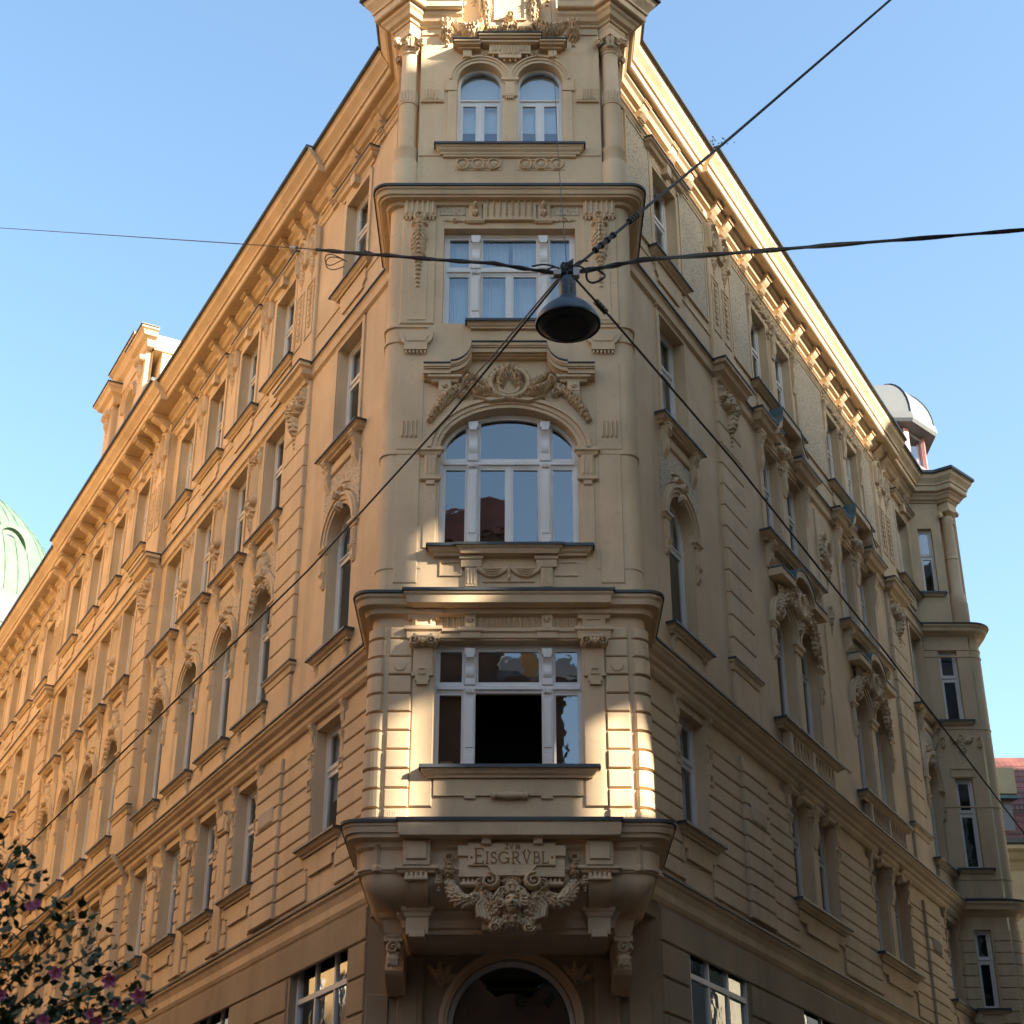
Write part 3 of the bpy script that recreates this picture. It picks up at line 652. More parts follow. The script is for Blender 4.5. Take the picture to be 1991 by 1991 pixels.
        # second floor: round hood over a figured cartouche between the arches
        def cart():
            rn = rndm(41); P = [oval(0, 15.2, .18, .24, .06, .13), boss(0, 15.2, .15, .2, .1)] + scroll(-.28, 15.42, .14, 1.6, 0, 1, .34, .12) + scroll(.28, 15.42, .14, 1.6, PI, -1, .34, .12)
            for s in (-1, 1):
                P += swag((s * .2, 15.3), (s * 1.3, 14.5), -.25, 12, .2, .15, .1, rn) + scroll(s * .5, 15.1, .16, 1.5, PI / 2, s, .34, .11) + [boss(s * .62, 15.38, .1, .12, .12), leaf(s * .5, 15.3, 90 - s * 30, .3, .14, .1), leaf(s * .8, 15.1, 90 - s * 50, .34, .16, .09), leaf(s * .95, 14.85, -90 + s * 20, .4, .18, .09)]
            P += drop(0, 14.95, .6, .22, .1, rn) + [leaf(0, 15.4, 90 + a, .26, .11, .12) for a in (-50, -20, 20, 50)]
            return relief(P, -1.5, 1.5, 14.3, 15.75, .015, 'cartouche')
        put('cartouche', cached('cart', cart), 'orn', fr, (u, .05, 0), BLD)
        Ah = [(-1.4, 15.35), (-.6, 15.35)] + arc(0, 15.35, .6, .42, 180, 0, 14)[1:-1] + [(.6, 15.35), (1.4, 15.35)]
        put('hood', MB().band([(x, z + .15) for x, z in Ah], Ah, -.01, .30), 'orn', fr, (u, 0, 0), BLD); put('flashing', MB().band([(x, z + .19) for x, z in Ah], [(x, z + .155) for x, z in Ah], -.01, .32), 'copper', fr, (u, 0, 0), BLD)
        # top floor: leaf frieze above the pair
        def lf():
            rn = rndm(51); P = []
            for k in range(14):
                x = -1.3 + .2 * k; P += [leaf(x, 22.3, a + rn.uniform(-12, 12), .2, .09, .05) for a in (30, 150, -30, -150, 90)] + scroll(x + .1, 22.3, .07, 1.3, 0, 1 if k % 2 else -1, .3, .05)
            return relief(P, -1.45, 1.5, 22.12, 22.48, .013, 'leaf_frieze')
        put('leaf_frieze', cached('lf', lf), 'orn', fr, (u, 0, 0), BLD)
        put('apron', MB().slab([(-1.3, 19.72), (1.3, 19.72), (1.3, 19.45), (1.1, 19.35), (-1.1, 19.35), (-1.3, 19.45)], -.01, .04), 'stucco', fr, (u, 0, 0), BLD)
    if sg > 0:
        c = sg * 10.65
        def carr():
            rn = rndm(61); return relief([oval(0, 17.5, .2, .28, .05, .1), boss(0, 17.5, .16, .23, .06), leaf(0, 17.7, 90, .3, .16, .1)] + scroll(-.2, 17.85, .1, 1.5, 0, 1, .34, .09) + scroll(.2, 17.85, .1, 1.5, PI, -1, .34, .09) + swag((-.2, 17.9), (-.3, 17.2), -.1, 6, .14, .1, .07, rn) + swag((.2, 17.9), (.3, 17.2), -.1, 6, .14, .1, .07, rn) + drop(0, 17.2, .6, .2, .07, rn) + drop(0, 16.2, .7, .2, .06, rn), -.45, .45, 15.4, 18.2, .014, 'cartouche')
        put('cartouche', carr(), 'orn', fr, (c, .03, 0), BLD); panel(fr, c - .45, c + .45, 12.5, 18.5, 0, .03, BLD)
    # ground-floor shop windows
    for s, w, zb, zt in gwins:
        if s > 10: continue
        u = sg * s; oo = osec(s); h = zt - zb
        mb = MB(); a = w / 2
        mb.band([(-a, 0), (a, 0), (a, h), (-a, h)], [(-a + .07, .07), (a - .07, .07), (a - .07, h - .1), (-a + .07, h - .1)], -.05, .04, True)
        nb = 3; tr = h - .78
        for k in range(1, nb): mb.box(-a + w * k / nb - .03, -a + w * k / nb + .03, -.04, .03, .07, h - .1)
        mb.box(-a + .07, a - .07, -.045, .035, tr - .04, tr + .04)
        win = put('window', mb, 'white', fr, (u, oo - (.16 if sg < 0 else .06), zb), BLD)
        for k in range(nb):
            x0 = -a + w * k / nb + .05; x1 = -a + w * (k + 1) / nb - .05
            for z0, z1 in ((.09, tr - .05), (tr + .05, h - .11)):
                put('pane', MB().box(-(x1 - x0) / 2, (x1 - x0) / 2, -.012, -.006, -(z1 - z0) / 2, (z1 - z0) / 2), 'glassb', fr, (u + (x0 + x1) / 2, oo - (.16 if sg < 0 else .06), zb + (z0 + z1) / 2), win, rot=Matrix.Rotation(rad(R.uniform(-.4, .4)), 4, 'X') @ Matrix.Rotation(rad(R.uniform(-.6, .6)), 4, 'Z'))
        put('interior', room_mesh(w, h).mesh('interior'), 'inside', fr, (u, oo - .2, zb), win)
    # roof behind the gutter
    u0, u1 = I(-.3, length)
    put('roof', MB().prism([(.5, 23.57), (-4.5, 27.6), (-5, 23.4)], u0, u1), 'roof', fr, (0, 0, 0), BLD)

LS = [2.08, 6.0, 8.27, 10.54, 12.81, 16.1, 18.37, 20.64, 22.91, 26.6, 28.87, 31.14, 33.41, 35.7]
modsL = [(.9, .62), (2.1, .62), (3.3, .62)] + [(4.3, .76), (4.95, .76)] + [(5.7 + 1.135 * k, .76) for k in range(7)] + [(14.2, .9), (14.85, .9)] + [(15.6 + 1.135 * k, .9) for k in range(8)] + [(24.6, .9)] + [(26 + 1.135 * k, .76) for k in range(9)]
wing(LEFT, -1, 40, [(0, 13.95, 0), (13.95, 25.25, .13), (25.25, 40, 0)], LS, [], [(4.05, 5.2), (13.95, 15.1), (24.1, 25.25)],
     [(-.2, 3.06, .66), (3.06, 13.3, .8), (13.3, 23.8, .95), (23.8, 40, .8)], [(2.0, 2.36, 3.4, 7.26), (7.3, 2.36, 3.4, 7.26), (12.6, 2.36, 3.4, 7.26), (18, 2.36, 3.4, 7.26)], modsL)
modsR = [(.9, .62), (2.3, .62), (3.2, .62)] + [(4.45, .7), (5.1, .7)] + [(6.3 + 1.12 * k, .7) for k in range(9)] + [(16.1, .7), (16.7, .7), (17.9, .62), (18.9, .62)]
wing(RIGHT, 1, 19.8, [(0, 19.8, 0)], [2.08, 18.4], [8.1, 13.2], [(4.2, 5.4), (15.75, 17.05)],
     [(-.2, 3.35, .62), (3.35, 17.0, .74), (17.0, 19.9, .62)], [(2.75, 2.44, 3.4, 7.36), (8.3, 3.2, 3.4, 7.4), (14.5, 3.2, 3.4, 7.4)], modsR)

# ------------------------------------------------------------------ corner oriel
HW, FO, RD = 2.02, 1.65, .22
def opath(off, back=-.4, x1=None, n=7):
    """plan line of the oriel at an offset: whole, or left half up to x=-x1"""
    r = max(.04, RD + (off if off < 0 else off * .15)); hx = HW + off; fo = FO + off
    L = [(-hx, back), (-hx, fo - r)] + [(-hx + r - r * cos(PI / 2 * k / n), fo - r + r * sin(PI / 2 * k / n)) for k in range(1, n + 1)]
    if x1 is not None: return L + [(-x1, fo)]
    return L + [(-x, o) for x, o in reversed(L)]
def mitre(P, d):
    out = []
    for i, p in enumerate(P):
        a = Vector(P[max(i - 1, 0)]); b = Vector(p); c = Vector(P[min(i + 1, len(P) - 1)])
        t1 = (b - a).normalized() if i else (c - b).normalized(); t2 = (c - b).normalized() if i < len(P) - 1 else t1
        n1 = Vector((-t1.y, t1.x)); n2 = Vector((-t2.y, t2.x)); m = (n1 + n2).normalized(); k = d / max(.4, m.dot(n1)); out.append((b.x + m.x * k, b.y + m.y * k))
    return out
def sweep(path, prof, cap=True):
    mb = MB(); mb.rings([[(u, o, z) for u, o in path(f)] for f, z in prof], False, False)
    if cap:
        n = len(path(0)); m = len(prof)
        for e in (0, n - 1): mb.f.append(tuple(e + n * k for k in range(m)))
    return mb
def mirror(mb):
    r = MB(); r.v = [(-u, o, z) for u, o, z in mb.v]; r.f = list(mb.f); return r
def both(name, mb, m, parent=None, label=None):
    put(name, mb, m, FRONT, (0, 0, 0), parent or BLD, label); put(name, mirror(mb), m, FRONT, (0, 0, 0), parent or BLD, label)

# walls
both('wall', sweep(lambda f: opath(f, x1=1.40), [(0, 7.36), (0, 18.85)], False), 'stucco')
mb = MB(); wall_band(mb, -1.4, 1.4, 7.36, 11.1, FO, [(0, 2.2, 8.88, 10.80, 0)], .3); put('wall', mb, 'stucco', parent=BLD)
mb = MB(); wall_band(mb, -1.4, 1.4, 11.1, 15.9, FO, [(0, 2.16, 12.3, 14.0, .76)], .28); put('wall', mb, 'stucco', parent=BLD)
mb = MB(); wall_band(mb, -1.4, 1.4, 15.9, 18.85, FO, [(0, 2.2, 16.38, 18.30, 0)], .28); put('wall', mb, 'stucco', parent=BLD)

# first-floor courses
for k, z in enumerate(ROWS):
    z0, z1 = z + .010, min(z + .283, 11.0) - .010; d = .045 if k not in (3, 8) else .055
    if z1 - z0 < .1: continue
    both('stone_block', sweep(lambda f: opath(f)[:9], [(0, z0), (d, z0 + .014), (d, z1 - .014), (0, z1)]), 'stucco')
    for s in (-1, 1):
        a, b = sorted((s * 1.74, s * 1.405)); blockobj(FRONT, a, b, z0, z1, FO, BLD, d + .004)
for s in (-1, 1):
    put('boss', MB().lathe([(.095, 0), (.095, .02), (.085, .03), (.001, .03)], 0, 0, 24).mesh('boss'), 'orn', FRONT, (s * 1.575, FO + .045, 10.39), BLD, rot=Matrix.Rotation(rad(90), 4, 'X'))
    # pilaster with scroll head and stepped pendant
    panel(FRONT, s * 1.235 - .165, s * 1.235 + .165, 8.28, 10.98, FO, .03, BLD, 'stucco', 'pilaster')
    c = s * 1.25
    put('capital', MB().shelf(c - .15, c + .15, [(.13, 11.24), (.13, 11.19), (.09, 11.17), (.08, 11.12), (.055, 11.12)]).block(c - .17, c + .17, 10.98, 11.13, .0, .075, .012).shelf(c - .15, c + .15, [(.13, 10.98), (.13, 10.93), (.10, 10.91), (.08, 10.80), (.06, 10.80)]), 'orn', FRONT, (0, FO, 0), BLD)
    hollow(FRONT, c - .12, c + .12, 11.0, 11.12, .02, FO + .075, .02, BLD)
    P = scroll(-.13, 10.74, .085, 1.5, PI / 2, -1, .36, .12) + scroll(.13, 10.74, .085, 1.5, PI / 2, 1, .36, .12) + [stroke([(-.13, 10.79), (.13, 10.79)], .05, .05, .12), boss(0, 10.73, .075, .07, .13), stroke(arc(0, 10.75, .06, .07, 180, 360, 8), .018, .018, .15)]
    put('capital', cached('ioncap', lambda: relief(P, -.26, .26, 10.6, 10.86, .011, 'capital')), 'orn', FRONT, (c, FO + .03, 0), BLD)
    put('pendant', cached('pend', lambda: MB().slab([(-.14, 10.66), (.14, 10.66), (.14, 10.28), (.16, 10.28), (.16, 10.22), (.10, 10.22), (.10, 10.14), (.08, 10.14), (.08, 10.09), (-.08, 10.09), (-.08, 10.14), (-.10, 10.14), (-.10, 10.22), (-.16, 10.22), (-.16, 10.28), (-.14, 10.28)], -.01, .075).mesh('pendant')), 'orn', FRONT, (c, FO, 0), BLD)
    hollow(FRONT, c - .06, c + .06, 10.24, 10.34, .018, FO + .074, .018, BLD)
fz = cached('fz', lambda: relief([stroke([(-.98 + .042 * k, 11.02), (-.98 + .042 * k, 11.22)], .012, .012, .018) for k in range(48)], -1.05, 1.05, 11.0, 11.25, .012, 'fluted_frieze'))
put('fluted_frieze', fz, 'orn', FRONT, (0, FO, 0), BLD)
put('moulding', MB().prism([(0, 10.97), (.07, 10.96), (.07, 10.92), (.04, 10.90), (.03, 10.83), (0, 10.82)], -1.07, 1.07), 'orn', FRONT, (0, FO, 0), BLD)
for c in (-.565, .565):
    put('capital', MB().block(c - .085, c + .085, 10.98, 11.24, -.01, .06, .012).shelf(c - .08, c + .08, [(.10, 10.97), (.10, 10.92), (.07, 10.90), (.06, 10.82), (.05, 10.82)]), 'orn', FRONT, (0, FO, 0), BLD)
    put('rosette', cached('smallros', lambda: relief([leaf(0, 0, a, .06, .04, .03) for a in range(0, 360, 60)] + [boss(0, 0, .02, .02, .035)], -.07, .07, -.07, .07, .008, 'rosette')), 'orn', FRONT, (c, FO + .055, 11.11), BLD)
# cornice above the first floor
C12 = [(0, 11.60), (.26, 11.47), (.26, 11.40), (.23, 11.37), (.21, 11.29), (.12, 11.27), (.10, 11.19), (0, 11.16)]
put('cornice', sweep(opath, C12), 'orn', parent=BLD)
put('flashing', sweep(opath, [(.0, 11.61), (.29, 11.487), (.29, 11.445), (.265, 11.445), (.265, 11.473), (0, 11.602)]), 'flash', parent=BLD)
put('cornice', MB().shelf(-1.2, 1.2, [(.34, 11.475), (.34, 11.42), (.31, 11.39), (.29, 11.285), (.2, 11.262)], FO), 'orn', parent=BLD)
put('flashing', MB().shelf(-1.2, 1.2, [(.365, 11.494), (.365, 11.45), (.342, 11.477)], FO), 'flash', parent=BLD)
# balcony cornice and base bowl
C01 = [(0, 8.14), (.28, 8.01), (.28, 7.95), (.26, 7.93), (.24, 7.86), (.21, 7.85), (.20, 7.80), (.10, 7.77), (.08, 7.70), (.03, 7.66)]
put('cornice', sweep(opath, C01), 'orn', parent=BLD)
put('flashing', sweep(opath, [(.0, 8.15), (.31, 8.026), (.31, 7.984), (.285, 7.984), (.285, 8.013), (0, 8.142)]), 'flash', parent=BLD)
put('cornice', MB().shelf(-1.16, 1.2, [(.35, 8.015), (.35, 7.94), (.33, 7.80), (.2, 7.79)], FO), 'orn', parent=BLD)
put('flashing', MB().shelf(-1.16, 1.2, [(.375, 8.036), (.375, 7.985), (.352, 8.018)], FO), 'flash', parent=BLD)
bowl = [(.03, 7.66), (.03, 7.36), (.0, 7.34)] + [(-.66 * (1 - cos(rad(a))), 7.34 - .40 * sin(rad(a))) for a in range(6, 91, 6)] + [(-1.0, 6.94)]
put('oriel_base', sweep(opath, bowl, False).mesh('oriel_base', 40), 'stucco', parent=BLD)
put('moulding', sweep(opath, [(-.5, 6.98), (-.47, 6.97), (-.47, 6.91), (-.50, 6.88), (-.53, 6.84), (-.55, 6.74), (-.60, 6.72), (-.60, 6.66), (-1.9, 6.66)], False), 'orn', parent=BLD)
put('moulding', sweep(opath, [(.03, 7.44), (.06, 7.43), (.06, 7.39), (.03, 7.37)]), 'orn', parent=BLD)
bp = [(FO + .03 + a + .05, z) for a, z in bowl[1:-1]]
for s in (-1, 1):
    c = s * 1.25
    put('bracket', MB().block(c - .19, c + .19, 7.42, 7.78, 0, .17, .015).block(c - .14, c + .14, 7.5, 7.75, .16, .20, .012).shelf(c - .15, c + .15, [(.15, 7.43), (.15, 7.39), (.11, 7.37), (.1, 7.34)]), 'orn', FRONT, (0, FO, 0), BLD)
    for k in range(5): put('gutta', cached('gut', lambda: MB().lathe([(.032, 0), (.016, .075), (.001, .075)], 0, 0, 8).mesh('gutta')), 'orn', FRONT, (c - .13 + .065 * k, FO + .10, 7.27), BLD)
    put('bracket', MB().block(c - .16, c + .16, 7.235, 7.28, 0, .13, .01), 'orn', FRONT, (0, FO, 0), BLD)
    put('pilaster', MB().prism(bp + [(1.0, 6.95), (1.0, 7.4)], c - .155, c + .155), 'stucco', FRONT, (0, 0, 0), BLD)
    for k in (-1, 1): put('moulding', MB().prism([(o + .022, z) for o, z in bp] + [(1.0, 6.95), (1.0, 7.4)], c + k * .135 - .02, c + k * .135 + .02), 'orn', FRONT, (0, 0, 0), BLD)
    put('plinth', MB().shelf(c - .155, c + .155, [(.07, 6.99), (.07, 6.94), (.04, 6.91), (.02, 6.86), (.0, 6.85), (.0, 6.70), (-.01, 6.69)], 1.24).block(c - .11, c + .11, 6.58, 6.69, 1.0, 1.26, .01).block(c - .155, c + .155, 6.62, 6.70, 1.0, 1.245, .01), 'orn', FRONT, (0, 0, 0), BLD)
    # corner ear of the bowl and the big scroll bracket under it
    put('bracket', MB().lathe([(.36, 7.72), (.33, 7.70), (.30, 7.66), (.29, 7.46), (.33, 7.43), (.33, 7.37), (.24, 7.35), (.2, 7.31)], s * 1.80, 1.43, 4).mesh('bracket'), 'orn', FRONT, (0, 0, 0), BLD)
    put('bracket', MB().shelf(s * 1.6 - .12, s * 1.6 + .12, [(.08, 6.97), (.08, 6.91), (.04, 6.88), (.02, 6.80), (.0, 6.72), (-.03, 6.66)], .92), 'orn', FRONT, (0, 0, 0), BLD)
    put('bracket', MB().prism([(o - .25, z + 6.68) for o, z in console_prof(.62, 1.15)], s * 1.6 - .13, s * 1.6 + .13).mesh('bracket', 40), 'orn', FRONT, (0, 0, 0), BLD)
    put('acanthus_leaf', cached('acb', lambda: relief([leaf(0, -.10, a, .26, .12, .05) for a in (-90, -76, -104)] + scroll(0, -.1, .10, 1.6, 0, 1, .34, .07), -.2, .2, -.45, .05, .014, 'acanthus_leaf')), 'orn', FRONT, (s * 1.6, .80, 6.62), BLD)
# sign plate
SX = .05
put('sign_panel', MB().slab([(SX - .72, 7.60), (SX - .60, 7.60), (SX - .60, 7.74), (SX + .60, 7.74), (SX + .60, 7.60), (SX + .72, 7.60), (SX + .72, 7.27), (SX + .45, 7.27), (SX - .45, 7.27), (SX - .72, 7.27)], 0, .15), 'stucco', FRONT, (0, FO, 0), BLD)
sp = put('sign_panel', MB().block(SX - .60, SX + .60, 7.41, 7.725, .14, .185, .012).slab([(SX - .34, 7.42), (SX + .34, 7.42), (SX + .22, 7.28), (SX - .22, 7.28)], .14, .184), 'stucco', FRONT, (0, FO, 0), BLD, 'raised plate lettered ZVM EISGRVBL')
for x in (-.3, .41): put('bracket', MB().block(x - .065, x + .065, 7.70, 7.80, .1, .24, .01), 'orn', FRONT, (0, FO, 0), BLD)
for s in (-1, 1):
    for k in range(4): put('gutta', cached('gut', lambda: None), 'orn', FRONT, (SX + s * .56 - .09 + .06 * k, FO + .09, 7.19), BLD)
    put('bracket', MB().block(SX + s * .56 - .14, SX + s * .56 + .14, 7.16, 7.20, 0, .13, .01), 'orn', FRONT, (0, FO, 0), BLD)
    put('bracket', MB().block(SX + s * .66 - .08, SX + s * .66 + .08, 7.54, 7.69, .1, .19, .01), 'orn', FRONT, (0, FO, 0), BLD)
LT = {}
def seg(*p): return [(x, y) for x, y in p]
LT['E'] = [(seg((.08, 0), (.08, 1)), .06), (seg((.0, 0), (.56, 0)), .035), (seg((0, 1), (.54, 1)), .035), (seg((.08, .52), (.42, .52)), .032), (seg((.56, 0), (.6, .16)), .03), (seg((.54, 1), (.57, .86)), .03), (seg((.42, .44), (.42, .6)), .025)]
LT['I'] = [(seg((.12, 0), (.12, 1)), .06), (seg((0, 0), (.24, 0)), .03), (seg((0, 1), (.24, 1)), .03)]
LT['S'] = [(arc(.26, .74, .21, .23, 20, 270, 12) + arc(.26, .255, .24, .255, 90, -160, 14), .05), (seg((.455, .98), (.455, .80)), .025), (seg((.03, .02), (.03, .2)), .025)]
LT['G'] = [(arc(.46, .5, .44, .49, 42, 345, 22), .055), (seg((.87, .02), (.87, .44)), .055), (seg((.62, .44), (.98, .44)), .03), (seg((.79, .98), (.79, .76)), .025), (seg((.72, .44), (.72, .3)), .02)]
LT['R'] = [(seg((.1, 0), (.1, 1)), .06), (seg((0, 0), (.24, 0)), .03), (seg((0, 1), (.34, 1)), .03), (arc(.34, .76, .24, .24, 90, -90, 10), .045), (seg((.1, .52), (.34, .52)), .03), (seg((.32, .52), (.66, .02), (.74, 0)), .055)]
LT['V'] = [(seg((.06, 1), (.36, 0)), .06), (seg((.36, 0), (.64, 1)), .035), (seg((-.04, 1), (.2, 1)), .028), (seg((.52, 1), (.74, 1)), .028)]
LT['B'] = [(seg((.1, 0), (.1, 1)), .06), (seg((0, 0), (.34, 0)), .03), (seg((0, 1), (.3, 1)), .03), (arc(.3, .77, .2, .23, 90, -90, 10), .042), (arc(.32, .27, .26, .27, 90, -90, 10), .045), (seg((.1, .54), (.32, .54)), .03)]
LT['L'] = [(seg((.1, 0), (.1, 1)), .06), (seg((0, 0), (.52, 0)), .035), (seg((0, 1), (.22, 1)), .03), (seg((.52, 0), (.56, .18)), .03)]
LT['Z'] = [(seg((.04, 1), (.54, 1)), .035), (seg((.54, 1), (.04, 0)), .055), (seg((.04, 0), (.56, 0)), .035), (seg((.04, 1), (.02, .84)), .025), (seg((.56, 0), (.58, .16)), .025)]
LT['M'] = [(seg((.1, 0), (.14, 1)), .035), (seg((.14, 1), (.42, .12)), .055), (seg((.42, .12), (.7, 1)), .035), (seg((.7, 1), (.76, 0)), .055), (seg((0, 0), (.2, 0)), .026), (seg((.66, 0), (.86, 0)), .026)]
def word(parts, z, x0, gap):
    P = []; x = x0
    for ch, h in parts:
        w = max(q[0] for pl, _ in LT[ch] for q in pl) * h
        for pl, wd in LT[ch]: P.append(stroke([(x + a * h, z + b * h) for a, b in pl], wd * h * .95, wd * h * .95, .012, True))
        if ch == 'V' and h > .12: P += [boss(x + .20 * h, z + 1.14 * h, .0125, .0125, .012), boss(x + .50 * h, z + 1.14 * h, .0125, .0125, .012)]
        x += w + gap
    return P, x
P1, e1 = word([('E', .20), ('I', .155), ('S', .155), ('G', .155), ('R', .155), ('V', .155), ('B', .155), ('L', .155)], 7.445, -.455, .030)
P2, e2 = word([('Z', .074), ('V', .074), ('M', .074)], 7.638, -.045, .022)
for x in (-.50, .60):
    P1 += [boss(x, 7.525, .018, .018, .012)]
put('lettering', relief(P1 + P2, -.54, .66, 7.42, 7.73, .0042, 'lettering', 30), 'letter', FRONT, (0, FO + .183, 0), sp, 'brown painted letters reading ZVM EISGRVBL with two dots over the V')
# lion-haired mask with shell, drapery and leaf festoons
def face(U, Z):
    u = (U - SX) / .105; z = (Z - 7.0) / .15
    base = .17 * np.sqrt(np.clip(1 - u ** 2 - z ** 2, 0, 1)) ** .8
    g = lambda a, b, sa, sb: np.exp(-((u - a) / sa) ** 2 - ((z - b) / sb) ** 2)
    h = base + .05 * np.exp(-(u / .16) ** 2) * np.clip((.32 - z) / .45, 0, 1) * (z > -.22) * (z < .32)
    h += .025 * g(0, -.16, .24, .10) + .02 * (g(-.45, .36, .3, .09) + g(.45, .36, .3, .09)) - .03 * (g(-.42, .18, .24, .11) + g(.42, .18, .24, .11)) + .014 * (g(-.42, .17, .15, .06) + g(.42, .17, .15, .06))
    h += .016 * g(0, -.40, .30, .06) + .016 * g(0, -.55, .24, .06) - .022 * g(0, -.475, .34, .03) + .03 * g(0, -.80, .30, .16) + .012 * (g(-.6, -.15, .3, .25) + g(.6, -.15, .3, .25))
    return np.where(base > .01, h, 0)
def mask():
    rn = rndm(77); P = [('F', SX - .11, SX + .11, 6.84, 7.16, face)]
    for k in range(15):     # hair curls
        a = rad(200 - 220 * k / 14); P += scroll(SX + .155 * cos(a), 7.02 + .17 * sin(a), .055 + .012 * rn.random(), 1.3, rn.uniform(0, 6), rn.choice((-1, 1)), .45, .15)
        a2 = rad(215 - 250 * k / 14); P += [boss(SX + .205 * cos(a2), 7.0 + .2 * sin(a2), .05, .05, .11)]
    P += [boss(SX, 7.24, .06, .05, .16)]
    for a in range(-60, 61, 15): P.append(leaf(SX, 7.24, 90 + a, .19, .06, .12))
    for s in (-1, 1):
        P += scroll(SX + s * .26, 7.30, .11, 1.7, PI / 2, s, .34, .14) + scroll(SX + s * .36, 7.26, .07, 1.4, PI / 2, -s, .36, .10)
        for k in range(4): P.append(stroke([(SX + s * (.24 + .03 * k), 7.14 - .02 * k), (SX + s * (.30 + .035 * k), 6.98), (SX + s * (.26 + .04 * k), 6.78 + .015 * k)], .022, .03, .06 + .012 * (k % 2)))
        P += swag((SX + s * .40, 7.22), (SX + s * .16, 6.66), -.12, 13, .11, .075, .09, rn) + swag((SX + s * .34, 7.26), (SX + s * .74, 7.30), .22, 11, .13, .09, .08, rn) + drop(SX + s * .74, 7.66, .42, .17, .10, rn) + drop(SX + s * .86, 7.44, .28, .12, .07, rn)
        P += scroll(SX + s * .20, 6.66, .065, 1.5, 0, -s, .36, .10) + swag((SX + s * .10, 6.90), (SX + s * .02, 6.70), -.02, 4, .10, .07, .11, rn)
        for k in range(5): P.append(leaf(SX + s * .04 * k, 6.84 - .01 * k, -90 + s * 10 * k, .2, .07, .10))
    return relief(P, SX - 1.0, SX + 1.0, 6.55, 7.72, .0095, 'mask')
put('mask', mask(), 'orn', FRONT, (0, FO + .02, 0), BLD, 'carved head with curled hair, shell and leaf festoons', rot=Matrix.Translation((SX, 0, 6.92)) @ Matrix.Diagonal((1.16, .95, .98, 1)) @ Matrix.Translation((-SX, 0, -7.0)))
put('sign_panel', MB().block(SX - .40, SX + .40, 6.60, 7.3, 0, .28, .02), 'stucco', FRONT, (0, 1.32, 0), BLD)

